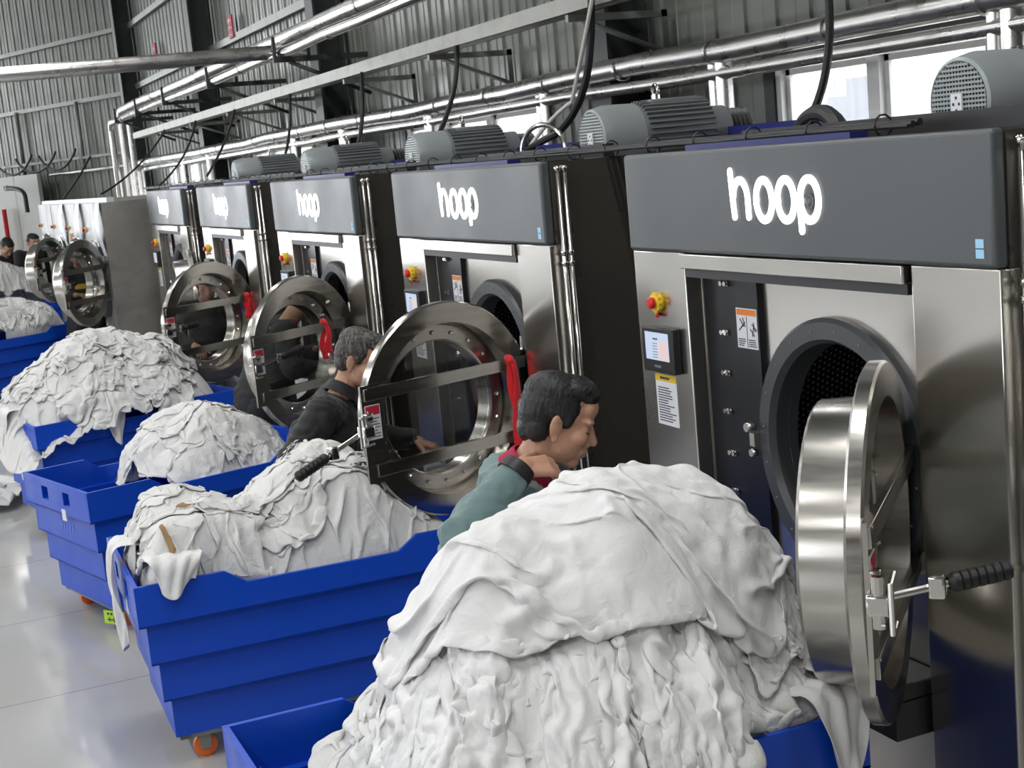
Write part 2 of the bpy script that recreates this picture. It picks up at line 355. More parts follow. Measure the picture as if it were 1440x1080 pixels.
# brackets of the upper pipes
for i,yy in enumerate((10.6,13.6,16.4,18.6,20.6)):
    b=MB().bx(1.2,2.1,yy-.025,yy+.025,2.75,2.80).bx(1.2,1.23,yy-.02,yy+.02,2.8,2.98).bx(1.52,1.55,yy-.02,yy+.02,2.8,2.98)
    b.cyl((1.35,yy,2.75),(2.1,yy,2.42),.02,n=6)
    tag(b.build('pipe_bracket',COLUMN),'dark steel bracket under the upper pipes, number %s from the near end'%['one','two','three','four','five'][i],'bracket','brackets under the upper pipes')
BR=['nearest','second nearest','third nearest','fourth nearest','farthest']
for i,o in enumerate([o for o in bpy.data.objects if o.name.startswith('pipe_bracket')]): o['label']='dark steel bracket carrying the upper bright pipes, %s of five'%BR[i]
# crosswise pipe out over the hall
cp=Vector((1.62,11.0,2.885)); cq=Vector((-6.0,11.0,2.72))
t=MB().tube([cp+(cq-cp)*i/12 for i in range(13)],.068,n=20).lathe([(0,.068),(0,.085),(.03,.085),(.03,.068)],cp,(cq-cp),n=20)
tag(t.build('crosswise_pipe',FOIL),'thick foil-wrapped pipe crossing overhead from the column to the left edge','pipe')
# cable tray
t=MB(); XT=1.5
t.bx(XT-.02,XT+.02,-2,20.8,2.50,2.59).bx(XT,XT+.14,-2,20.8,2.50,2.515).bx(XT+.12,XT+.14,-2,20.8,2.5,2.59)
tag(t.build('cable_tray',TRAY),'long pale cable tray running along the wall above the lower pipe','cable tray')
for i,yy in enumerate((5.1,7.4,9.5,11.9,14.1,16.3,18.5)):
    b=MB().bx(XT,2.15,yy-.02,yy+.02,2.455,2.495).bx(2.11,2.15,yy-.02,yy+.02,2.2,2.5).cyl((XT+.1,yy,2.46),(2.11,yy,2.26),.016,n=6)
    tag(b.build('tray_bracket',GALV),'grey triangular bracket under the pale cable tray, %s from the near end'%('first','second','third','fourth','fifth','sixth','seventh')[i],'bracket','brackets under the cable tray')
# foil-wrapped drops from the lower pipe to the dryers
DN=['beside the right edge of the photo','between the nearest windows and the second motor','right of the second bright window','in front of the left end of the second bright window','behind the fourth motor','fifth from the right','sixth from the right','farthest, by the pipe corner']
for i,yy in enumerate((1.93,3.99,6.15,8.3,10.65,12.4,16.8,18.6)):
    t=MB(); 
    for dx in (-.045,.045): t.tube([(XL+.02,yy+dx,2.115),(XL+.02,yy+dx,FL)],.045 if dx<0 else .035,n=16)
    tag(t.build('drop_pipe',FOIL),'foil-wrapped vertical pipe pair %s'%DN[i],'pipe','vertical foil pipes behind the dryers')
# hanging black cables
def cable(pts,r,label,m=CABLE,grp='cables hanging from the tray',nm='hanging_cable'): return tag(MB().tube(pts,r,n=8).build(nm,m),label,'cable',grp)
cable(bez((1.5,2.67,2.62),(1.5,2.6,2.3),(1.50,2.55,1.95),(1.42,2.75,1.72),18),.018,'thick black cable hanging in front of the nearest window')
cable(bez((1.45,4.66,2.62),(1.45,4.72,2.35),(1.45,4.70,2.0),(1.38,5.12,1.83),18)+bez((1.38,5.12,1.83),(1.3,5.3,1.78),(1.15,5.2,1.72),(1.0,5.05,1.64),8)[1:],.022,'thick black cable hanging down behind the second motor and curving left')
cable(bez((1.42,4.56,2.6),(1.42,4.68,2.4),(1.42,4.82,2.2),(1.42,4.96,2.0),10)+bez((1.42,4.96,2.0),(1.42,5.2,1.95),(1.3,5.35,1.8),(1.2,5.3,1.64),8)[1:],.012,'thin white cable beside the black one behind the second motor',WCABLE)
cable(bez((1.48,6.78,2.5),(1.48,6.8,2.3),(1.4,6.75,2.1),(1.1,6.35,1.87),16),.018,'black cable hanging from the tray to the third motor')
cable(bez((1.48,8.9,2.5),(1.5,9.05,2.3),(1.45,8.9,2.0),(1.2,8.5,1.82),16),.018,'black cable hanging from the tray to the fourth motor')
cable(bez((1.48,11.2,2.5),(1.48,11.25,2.3),(1.4,11.1,2.0),(1.2,10.8,1.8),16),.014,'thin black cable hanging from the tray to the fifth motor')
cable(bez((1.48,13.6,2.5),(1.45,13.7,2.35),(1.3,13.5,2.1),(1.0,13.2,1.8),16),.014,'black cable slanting down from the tray behind the farthest lit sign')
cable(bez((1.48,15.8,2.5),(1.45,16,2.3),(1.3,15.9,2.0),(.9,15.6,1.75),16),.014,'black cable slanting down beside the far vertical pipes')
cable(bez((1.48,18,2.5),(1.4,18.3,2.3),(1.0,18.2,1.9),(.5,18,1.7),16),.014,'black cable hanging in a slack curve, farthest under the tray')
cable([along(1.1,2.42,.3),along(1.2,2.1,.5),along(1.45,1.85,.6),along(1.75,1.6,.7)],.02,'black cable in front of the far end wall falling to the machines')
for k,(s0,s1) in enumerate(((5.2,3.6),(4.3,2.6),(3.3,1.8))):
    cable(bez(along(s0,2.55,.2),along(s0-.4,2.15,.25),along(s1+.4,2.1,.25),along(s1,2.6,.2),16),.022,'tangled dark cable sagging on the far end wall, %s'%('leftmost','middle one','rightmost')[k],grp='cables on the end wall')
for k,s in enumerate((4.2,1.72)):
    tag(MB().cyl(along(s,3.5,.1),along(s,2.2,.1),.035,n=10).build('wall_post',GALV),'slim grey upright on the far end wall, %s'%('left one','right one')[k],'post','uprights on the end wall')
# red signs on the wall, high up
for k,(yy,z0,z1) in enumerate(((15.95,3.5,3.78),(21.4,3.62,4.0))):
    s=thing('red_sign',(WX-.1,yy,z0),['small red and white hanging sign high on the wall, nearer one','small red and white hanging sign high on the wall, far one'][k],'sign','red signs high on the wall')
    MB().bx(-.01,.01,-.12,.12,0,z1-z0).build('board',REDINK,s)
    g=MB()
    for j in range(3):
        zz=(j+.35)*(z1-z0)/3.2; g.bx(-.016,-.0101,-.08,.08,zz,zz+.015).bx(-.016,-.0101,-.015,.005,zz-.03,zz+.05).bx(-.016,-.0101,.04,.055,zz-.03,zz+.03)
    g.build('lettering',PAPER,s)
# dark bent pipe by the partition
tag(MB().tube([along(3.05,1.45,.75),along(3.05,1.75,.75)]+bez(along(3.05,1.75,.75),along(3.05,1.9,.75),along(3.3,1.95,.75),along(3.75,1.97,.75),8),.045,n=12).lathe([(0,.06),(.05,.06)],along(3.75,1.97,.75),EDIR,n=12).build('bent_vent_pipe',DARKM),'dark bent vent pipe in front of the white partition','pipe')
# ================================================================== ceiling lamps (out of frame, they light the hall)
k=0
for x in (-.6,-5.2,-9.0):
    for y in (-5,0,5,10,15,20,25,30):
        lx=x
        o=MB().bx(-.16,.16,-1.3,1.3,.03,.09,bevel=.01).build('ceiling_lamp',LAMPM); o.location=(lx,y,6.0)
        tag(o,'long white ceiling lamp above the hall','ceiling lamp','rows of ceiling lamps')
        for dy in (-.9,.9):
            MB().cyl((0,dy,.09),(0,dy,1.2),.008,n=6).build('hanger',DARKM,o)
        l=bpy.data.lights.new('lamp_light','AREA'); l.shape='RECTANGLE'; l.size=.28; l.size_y=2.5; l.energy=LAMP_W*(1. if y<15 else .4 if y<20 else .15); l.color=(1.,.995,.985)
        lo=bpy.data.objects.new('lamp_light',l); lo.parent=o; COL.objects.link(lo)
        k+=1
# ================================================================== dryers
PITCH=2.3546; DW=1.7; TOP=1.7085; HB=1.400
def text_lines(mb,y0,y1,z0,z1,n,x,h=.004,seed=1):
    r=random.Random(seed)
    for i in range(n):
        z=z1-(z1-z0)*(i+.5)/n; L=(y1-y0)*r.uniform(.55,1.)
        mb.bx(x-.0006,x,y1-L,y1,z-h/2,z+h/2)
def stroke(mb,pts,w,x,d):
    # flat rounded stroke in the YZ plane, extruded along x
    pts=[Vector((x,p[0],p[1])) for p in pts]; n=len(pts); Lf=[];Rt=[]
    for i,p in enumerate(pts):
        t=(pts[min(i+1,n-1)]-pts[max(i-1,0)]).normalized(); nn=Vector((0,-t.z,t.y)); Lf.append(p+nn*w/2);Rt.append(p-nn*w/2)
    def cap(p,t):
        nn=Vector((0,-t.z,t.y)); return [p+(nn*math.cos(a)+t*math.sin(a))*w/2 for a in [PI*j/8 for j in range(1,8)]]
    te=(pts[-1]-pts[-2]).normalized(); ts=(pts[0]-pts[1]).normalized()
    out=Lf+cap(pts[-1],te)+Rt[::-1]+cap(pts[0],ts)
    # quads strip
    A=[mb.bm.verts.new(q) for q in Lf];B=[mb.bm.verts.new(q) for q in Rt]
    A2=[mb.bm.verts.new(q+Vector((d,0,0))) for q in Lf];B2=[mb.bm.verts.new(q+Vector((d,0,0))) for q in Rt]
    for i in range(n-1):
        mb._f([A[i],A[i+1],B[i+1],B[i]],False); mb._f([A2[i],A2[i+1],A[i+1],A[i]],False); mb._f([B[i],B[i+1],B2[i+1],B2[i]],False)
    for c in (0,n-1):
        p=pts[c]; t=(ts if c==0 else te); q=cap(p,t); a,b=(B,A) if c==0 else (A,B)
        ring=[a[c]]+[mb.bm.verts.new(v) for v in q]+[b[c]]; mb._f(ring,False)
        ring2=[(A2 if a is A else B2)[c]]+[mb.bm.verts.new(v+Vector((d,0,0))) for v in q]+[(B2 if b is B else A2)[c]]
        for j in range(len(ring)-1): mb._f([ring[j],ring[j+1],ring2[j+1],ring2[j]],False)
def ring_pts(cy,cz,ry,rz,n=40,a0=0,a1=2*PI): return [(cy+ry*math.cos(a0+(a1-a0)*i/n),cz+rz*math.sin(a0+(a1-a0)*i/n)) for i in range(n+1)]
def make_logo(parent,x=-.014):
    g=MB(); w=.0225; d=-.004; zb=1.502; zx=1.617; zm=(zb+zx)/2; rz=(zx-zb)/2-w/2+.008; ry=.0385
    # image left = +y
    hy=1.046; stroke(g,[(hy+.006,1.641),(hy,1.56),(hy-.005,zb+.012)],w,x,d)
    stroke(g,ring_pts(hy-.040,zm+.002,.037,rz,14,PI*.07,PI)+[(hy-.078,zb+.012)],w,x,d)
    for cy in (.888,.783): stroke(g,ring_pts(cy,zm,ry,rz),w,x,d)
    stroke(g,ring_pts(.676,zm,ry+.002,rz),w,x,d); stroke(g,[(.722,zm),(.719,1.545),(.716,1.478)],w,x,d)
    o=g.build('logo_lettering',GLOW,parent,label='white lit lettering hoop')
    m=MB(); stroke(m,ring_pts(.676,zm-.004,.017,.017,20,PI*.25,PI*1.8),.007,x+d-.0008,-.0015); m.poly([(x+d-.0008,.676,zm+.004),(x+d-.0008,.664,zm-.002),(x+d-.0008,.678,zm-.012)],(-.0015,0,0))
    m.build('logo_emblem',MARK,parent)
def make_dryer(loc,label,theta,handle):
    t=thing('tumble_dryer',loc,label,'tumble dryer','grey front tumble dryers in the row')
    D=1.62; z0=-.25
    c=MB().bx(.06,D,0,.02,z0,TOP-.006).bx(.06,D,DW-.02,DW,z0,TOP-.006).bx(.03,.06,0,.02,HB,TOP-.006).bx(.03,.06,DW-.02,DW,HB,TOP-.006).bx(D-.02,D,.02,DW-.02,z0,TOP-.006).bx(.05,D-.02,.02,DW-.02,1.60,1.62).bx(.05,D-.02,.02,DW-.02,z0,z0+.02)
    c.bx(.03,.05,.02,DW-.02,1.40,TOP-.02)
    c.build('cabinet',SIDE,t)
    for yy in (.06,DW-.14):
        for xx in (.1,D-.2): MB().bx(xx,xx+.08,yy,yy+.08,FL,z0).build('foot',DARKM,t)
    h=MB().bx(-.012,.03,0,DW,HB,TOP,bevel=.012,seg=3); ho=h.build('header_panel',[HEADER],t,label='grey header panel with lit lettering')
    make_logo(ho)
    s=MB().bx(-.0135,-.012,.034,.060,1.447,1.467).bx(-.0135,-.012,.034,.060,1.424,1.444); s.build('square_sticker',BLUEST,ho)
    cc=MB().bx(0,.06,1.374,DW,-.16,HB-.001,bevel=.004).bx(.058,.075,1.36,1.376,-.16,HB-.001); co=cc.build('control_column',STEEL,t)
    e=MB().lathe([(0,.029),(.012,.029),(.02,.022),(.022,.0)],(0,1.551,1.236),(-1,0,0),n=20); 
    for j in range(10):
        a=2*PI*j/10; e.cyl((-.008,1.551+.026*math.cos(a),1.236+.026*math.sin(a)),(-.018,1.551+.026*math.cos(a),1.236+.026*math.sin(a)),.0085,n=8)
    eo=e.build('emergency_stop',YEL,co)
    MB().lathe([(.01,.012),(.022,.012),(.024,.018),(.034,.019),(.040,.014),(.041,0)],(0,1.551,1.236),(-1,0,0),n=20).build('stop_button',RED,co,label='red mushroom push button')
    MB().cyl((-.004,1.56,1.198),(-.018,1.535,1.194),.006,n=8).build('stop_key',RED,co)
    sc=MB().bx(-.028,0,1.432,1.636,1.012,1.158,bevel=.005); so=sc.build('touch_screen',BLACK,co,label='black framed touch screen')
    dd=MB(); dd.bx(-.0287,-.0280,1.462,1.612,1.052,1.142); dd.mi=1; dd.bx(-.0291,-.0287,1.465,1.53,1.055,1.115); dd.mi=2; dd.bx(-.0295,-.0287,1.53,1.56,1.118,1.124)
    for j in range(6): dd.bx(-.0295,-.0287,1.535,1.565,1.06+j*.009,1.062+j*.009)
    dd.bx(-.0287,-.0280,1.52,1.56,1.028,1.036); dd.build('display',[SCREEN,SCREENP,MARK],co)
    p=MB(); p.bx(-.0012,0,1.478,1.612,.832,1.0); p.mi=1; p.bx(-.002,-.0012,1.478,1.612,.977,1.0); p.mi=2; text_lines(p,1.49,1.60,.842,.960,14,-.0014,.0035,3); p.bx(-.0026,-.002,1.52,1.58,.984,.992)
    p.build('notice_label',[PAPER,YEL,INK],co)
    MB().bx(0,.06,0,.303,-.16,HB-.001,bevel=.004).bx(.058,.075,.30,.316,-.16,HB-.001).build('side_column',STEEL,t)
    MB().bx(-.016,.03,.318,1.374,1.352,HB-.002,bevel=.003).build('lintel',STEEL,t)
    MB().bx(.0,.07,.318,1.374,1.325,1.352).build('lintel_underside',DARKM,t)
    # recessed plate with a round hole (square ring to circle)
    yc,zc,R0=.712,.860,.375; X=.072
    def holed(mb,y0,y1,zlo,zhi,x,yc,zc,R,n=64):
        A=[];B=[]
        for i in range(n):
            a=2*PI*i/n; ca,sa=math.cos(a),math.sin(a); k=min(((y1-yc)/ca if ca>1e-6 else (y0-yc)/ca if ca<-1e-6 else 9),((zhi-zc)/sa if sa>1e-6 else (zlo-zc)/sa if sa<-1e-6 else 9))
            A.append(mb.bm.verts.new((x,yc+R*ca,zc+R*sa)));B.append(mb.bm.verts.new((x,yc+k*ca,zc+k*sa)))
        for i in range(n): mb._f([A[i],A[(i+1)%n],B[(i+1)%n],B[i]],False)
    pl=MB(); holed(pl,.316,1.09,.36,1.352,X,yc,zc,.372); pl.bx(X,X+.02,.3,1.36,-.16,.36); 
    pl.build('face_plate',STEEL,t)
    bp=MB().bx(.055,X+.004,1.065,1.362,-.16,1.345); bo=bp.build('door_strip',BLACKP,t,label='black recessed strip beside the drum opening')
    for zz,yy in ((1.305,1.22),(1.155,1.235),(1.03,1.24),(.91,1.245),(.78,1.235),(.66,1.235)):
        MB().bx(.046,.055,yy-.008,yy+.03,zz-.009,zz+.009,bevel=.003).cyl((.055,yy,zz),(.041,yy,zz),.008,n=8).cyl((.055,yy+.022,zz),(.041,yy+.022,zz),.008,n=8).build('twin_bolt',CHROME,bo)
    ws=MB(); ws.bx(.0535,.055,1.072,1.182,1.115,1.235); ws.mi=1; ws.bx(.0528,.0535,1.076,1.178,1.214,1.232); ws.mi=2
    text_lines(ws,1.078,1.120,1.12,1.145,4,.0533,.003,5); text_lines(ws,1.133,1.176,1.12,1.145,4,.0533,.003,6)
    for yy in (1.10,1.155):
        for k in range(4): ws.box((.0531,yy+random.uniform(-.015,.015),1.18+random.uniform(-.018,.018)),(.0008,.004,.03),R=Euler((random.uniform(-1,1),0,0)))
    ws.bx(.0528,.0533,1.125,1.128,1.118,1.212)
    ws.build('warning_sticker',[PAPER,ORANGE,INK],bo)
    lt=MB().bx(.02,.055,1.075,1.10,.83,.87).cyl((.03,1.085,.89),(.0,1.085,.89),.014,n=8).cyl((.035,1.09,.81),(.015,1.09,.81),.012,n=8); lt.build('latch_plate',CHROME,bo)
    g=MB().lathe([(.012,.378),(-.02,.376),(-.03,.365),(-.03,.318),(-.012,.305),(.06,.300)],(X,yc,zc),(1,0,0),n=72); g.mi=1; gb=g
    for j in range(20):
        a=2*PI*(j+.3)/20; gb.ell((X-.031,yc+.342*math.cos(a),zc+.342*math.sin(a)),(.003,.004,.004),nu=6,nv=4)
    go=g.build('gasket_ring',[RUBBER,GALV],t)
    MB().lathe([(.03,.302),(.022,.305),(.03,.310),(.05,.305)],(X,yc,zc),(1,0,0),n=72).build('drum_rim',CHROME,go)
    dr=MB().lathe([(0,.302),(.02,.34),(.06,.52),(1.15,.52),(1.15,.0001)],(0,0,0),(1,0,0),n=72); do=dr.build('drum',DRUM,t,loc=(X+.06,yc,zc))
    for j in range(4):
        a=2*PI*j/4+.55; r=MB(); 
        r.poly([(.06,.52*math.cos(a-.09),.52*math.sin(a-.09)),(.06,.43*math.cos(a),.43*math.sin(a)),(.06,.52*math.cos(a+.09),.52*math.sin(a+.09))],(1.05,0,0)); r.build('drum_lifter',DARKM,do)
    MB().bx(-.10,.07,.33,1.36,.30,.345,bevel=.006).bx(-.09,.06,.33,1.36,.20,.298).build('door_sill',DARKM,t)
    MB().bx(.02,.06,0,DW,z0,-.161).build('kick_plate',HEADSIDE,t)
    # motor on the roof
    mo=MB(); ax=(1,0,0); mc=(.65,.86,1.775); r=.135
    mo.lathe([(.20,.128),(.21,.132),(.55,.132),(.56,.128),(.56,.10),(.66,.10),(.66,.0)],mc,ax,n=40); 
    for j in range(36):
        a=2*PI*j/36; q=Vector((0,math.cos(a),math.sin(a))); mo.box(Vector(mc)+Vector((.385,0,0))+q*.138,(.33,.006,.02),R=Matrix(((1,0,0),(0,-math.sin(a),math.cos(a)),(0,math.cos(a),math.sin(a)))).transposed() if False else Euler((a-PI/2,0,0)))
    mo.bx(.92,1.17,.80,.92,1.885,1.925,bevel=.012).bx(.75,1.18,.66,1.06,1.615,1.665)
    m_o=mo.build('motor',MOTOR,t,label='grey finned drive motor on the roof')
    MB().lathe([(.0,.112),(-.006,.118),(.0,.128),(.06,.142),(.20,.140),(.20,.13)],mc,ax,n=40).build('fan_cowl',MOTORL,m_o)
    gr=MB()
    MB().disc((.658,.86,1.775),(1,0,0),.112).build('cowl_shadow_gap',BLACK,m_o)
    for j in range(-8,9):
        w=math.sqrt(max(0,.115**2-(j*.0132)**2)); gr.bx(.644,.652,.86-w,.86+w,1.775+j*.0132-.0035,1.775+j*.0132+.0035); gr.bx(.648,.655,.86+j*.0132-.0022,.86+j*.0132+.0022,1.775-w,1.775+w)
    gr.build('fan_grille',MOTORL,m_o)
    gl=MB(); gl.bx(.638,.644,.84,.885,1.74,1.80); gl.mi=1
    for dy,dz in ((0,.018),(0,-.018),(.012,0),(-.012,0)): gl.cyl((.638,.8625+dy,1.77+dz),(.6375,.8625+dy,1.77+dz),.005,n=8)
    gl.build('grille_badge',[PAPER,INK],m_o)
    MB().lathe([(.0,.02),(.03,.02)],(.98,.86,1.915),(0,0,1),n=10).tube(arc((.98,.86,1.965),.024,0,2*PI,16,(0,1,0),(0,0,1)),.007,n=8,caps=False).build('lifting_eye',CHROME,m_o)
    pu=MB().lathe([(.66,.0),(.66,.085)]+[(.66+.012*k,.085 if k%2 else .072) for k in range(1,9)]+[(.77,.085),(.77,0)],mc,ax,n=28); pu.build('drive_pulley',BLACK,m_o)
    # blue roof frame and conduit
    MB().bx(.20,.26,.78,1.66,1.625,1.722).bx(1.28,1.36,.04,1.66,1.62,1.775).bx(.26,1.28,.04,.10,1.62,1.68).bx(.26,1.28,1.60,1.66,1.62,1.68).build('roof_frame',BLUEFR,t)
    MB().bx(.42,.47,.32,1.66,1.70,1.752).build('roof_rail',DARKM,t)
    make_door(t,theta,handle,hy=.447,hx=.09,zc=.792)
    return t
def make_door(t,theta,handle,hy=.435,hx=.077,zc=.797,R=.417):
    # door local frame: x' = along the door from the hinge (u), y' = outward normal, origin at hinge axis
    # closed door: u=+Y, outward=-X
    u0=R+.012
    d=MB()
    prof=[(.0,.335),(.0,R-.006),(-.006,R),(-.035,R),(-.042,R-.01),(-.042,.337),(-.15,.330),(-.158,.322),(-.158,.262),(-.085,.265),(-.085,.330),(-.002,.335)]
    d.lathe(prof,(u0,0,0),(0,1,0),n=80,closed=True)
    do=d.build('door',DOORST,t,label='round steel door standing open with glass porthole')
    do.location=(hx,hy,zc); do.rotation_euler=(0,0,theta+PI/2)
    br=MB().lathe([(-.083,.262),(-.078,.268),(-.078,.322),(-.083,.328)],(u0,0,0),(0,1,0),n=64); br.mi=1; bl=br
    for j in range(20):
        a=2*PI*j/20; bl.lathe([(-.078,.008),(-.07,.008),(-.066,.005),(-.066,0)],(u0+.295*math.cos(a),0,.295*math.sin(a)),(0,1,0),n=8)
    br.build('bolt_ring',[DOORST,CHROME],do)
    MB().lathe([(-.095,.0),(-.095,.262),(-.099,.262),(-.099,0)],(u0,0,0),(0,1,0),n=48).build('glass_pane',GLASS,do)
    for k,z in enumerate((.125,-.165)):
        w=math.sqrt(R*R-z*z)
        MB().bx(u0-w-.03,u0+w+(.012 if k==0 else .0),0.001,.018,z-.024,z+.024,bevel=.002).bx(u0-w,u0+w,.018,.021,z+.018,z+.024).build('crossbar',DOORST,do)
    MB().bx(u0+.335,u0+R+.006,.001,.012,-.21,.16).build('latch_side_plate',DOORST,do)
    st=MB(); st.bx(u0+.345,u0+.412,.012,.0135,-.045,.085); st.mi=1; st.bx(u0+.348,u0+.410,.0135,.0142,.048,.082); st.mi=2
    text_lines(MB(),0,0,0,0,0,0)
    for j in range(7): st.bx(u0+.352+.012*(j%3==2),u0+.406-.01*(j%2),.0135,.0141,-.036+j*.0115,-.033+j*.0115)
    st.mi=3; st.poly([(u0+.396,.0143,.052),(u0+.408,.0143,.052),(u0+.402,.0143,.068)],(0,.0006,0))
    st.build('caution_sticker',[PAPER,REDINK,INK,PAPER],do)
    MB().cyl((0,-.03,.22),(0,-.03,-.22),.022,n=12).bx(-.02,.09,-.04,-.005,.12,.17).bx(-.02,.09,-.04,-.005,-.21,-.16).build('hinge',CHROME,do)
    # latch and lever
    e=Vector((u0+R,.01,-.005)); h=Vector(handle); tip=e+h
    l=MB().box(e+Vector((.01,.02,0)),(.05,.05,.045),bevel=.006).box(e+Vector((-.01,.01,.05)),(.03,.03,.03),bevel=.004).tube([e+Vector((.0,.05,.06)),e+Vector((.055,.05,.055)),e+Vector((.055,.05,-.05)),e+Vector((0,.05,-.045))],.006,n=8).cyl(e+Vector((.02,.02,.06)),e+Vector((.02,.02,-.05)),.014,n=10)
    l.cyl(e,e+h*.62,.009,n=10).box(e+h*.5,(.035,.035,.05),bevel=.006); lo=l.build('latch',CHROME,do,label='chrome latch with lever')
    gsec=[(0,.013),(.01,.02)]
    n=7; Lh=h.length*.42
    for k in range(n): gsec+=[(.012+Lh*k/n,.021),(.012+Lh*(k+.7)/n,.021),(.012+Lh*(k+.85)/n,.018)]
    gsec+=[(.012+Lh,.019),(.02+Lh,.0)]
    MB().lathe(gsec,e+h*.58,h,n=14).build('lever_grip',BLACK,lo)
    return do
TH=[134.5,107.3,122.5,119.9,172.]
def hl(theta,v):  # world direction -> door frame
    a=math.radians(theta)+PI/2; c,s=math.cos(-a),math.sin(-a); return (v[0]*c-v[1]*s,v[0]*s+v[1]*c,v[2])
HD=[hl(TH[0],(.26,-.10,.035)),hl(TH[1],(-.27,-.02,-.12)),(-.32,.03,.05),(-.22,.04,.02),(-.2,.03,.0)]
DL=['nearest tumble dryer with large lit lettering, its black drum mouth in full view','second nearest tumble dryer, behind the black-haired man in the teal jacket','third dryer from the right, behind the grey-haired man in black','fourth dryer from the right, a man visible through its open glass door','farthest of the grey-headed lit dryers, beside the tall bare steel side']
for i in range(5):
    d=make_dryer((0,i*PITCH,0),DL[i],math.radians(TH[i]),HD[i]) if i==0 else None
    if i==0: D0=d
    else:
        d=dup(D0,loc=(0,i*PITCH,0),label=DL[i])
        for k in kids(d):
            if k.name.startswith('door') and not k.name.startswith('door_s'):
                for q in kids(k): 
                    for r in kids(q): bpy.data.objects.remove(r)
                for q in kids(k): bpy.data.objects.remove(q)
                bpy.data.objects.remove(k)
        make_door(d,math.radians(TH[i]),HD[i])
# chrome pipe pairs beside the dryers
PL=['right of the nearest dryer, at the right edge','right of the second dryer, above the black-haired man','right of the third dryer, above the grey-haired man','right of the fourth dryer','right of the farthest grey-headed dryer']
for i in range(5):
    y=i*PITCH-.03; t=MB()
    for xx in (.045,.072): t.cyl((xx,y,FL),(xx,y,TOP-.02),.0095,n=10)
    for zz in (1.37,1.33,TOP-.03,.7): 
        for xx in (.045,.072): t.cyl((xx,y,zz-.008),(xx,y,zz+.008),.0135,n=10)
    tag(t.build('vertical_pipe_pair',CHROME),'pair of thin polished upright pipes %s'%PL[i],'pipe','thin upright pipe pairs between the dryers')
# conduit bundle running along the dryer tops
b=MB(); 
for k,(x,z,r) in enumerate(((.285,1.731,.009),(.31,1.733,.010),(.265,1.728,.006))): b.tube(wob((x,.62,z),(x,13.0,z),40,.004,50+k),r,n=8)
for j in range(38): b.tube(arc((.29,.75+j*.32,1.731),.03,0,2*PI,10,(1,0,0),(0,0,1)),.003,n=5,caps=False)
tag(b.build('conduit_bundle',DARKM),'grey conduit bundle with zip ties running along the dryer tops','conduit')
tag(MB().tube(bez((.75,1.55,1.64),(.78,1.58,1.84),(.95,2.1,1.84),(1.0,2.2,1.64),14),.03,n=10).build('black_hose',CABLE),'black ribbed hose arching over the roof left of the nearest window','hose')
tag(MB().tube([(1.2,1.5,1.64)]+arc((1.24,1.5,1.74),.05,PI,0,12,(.6,-.8,0),(0,0,1))+[(1.28,1.45,1.64)],.012,n=8).build('metal_hose',CHROME),'small silver hose looped on the nearest roof in front of the window','hose')
tag(MB().tube([(.68,4.02,1.64)]+arc((.75,3.95,1.74),.13,PI,0,14,(.5,-.85,0),(0,0,1))+[(.83,3.82,1.64)],.012,n=8).build('metal_hose',CHROME),'silver hose looped beside the fan end of the second motor','hose')
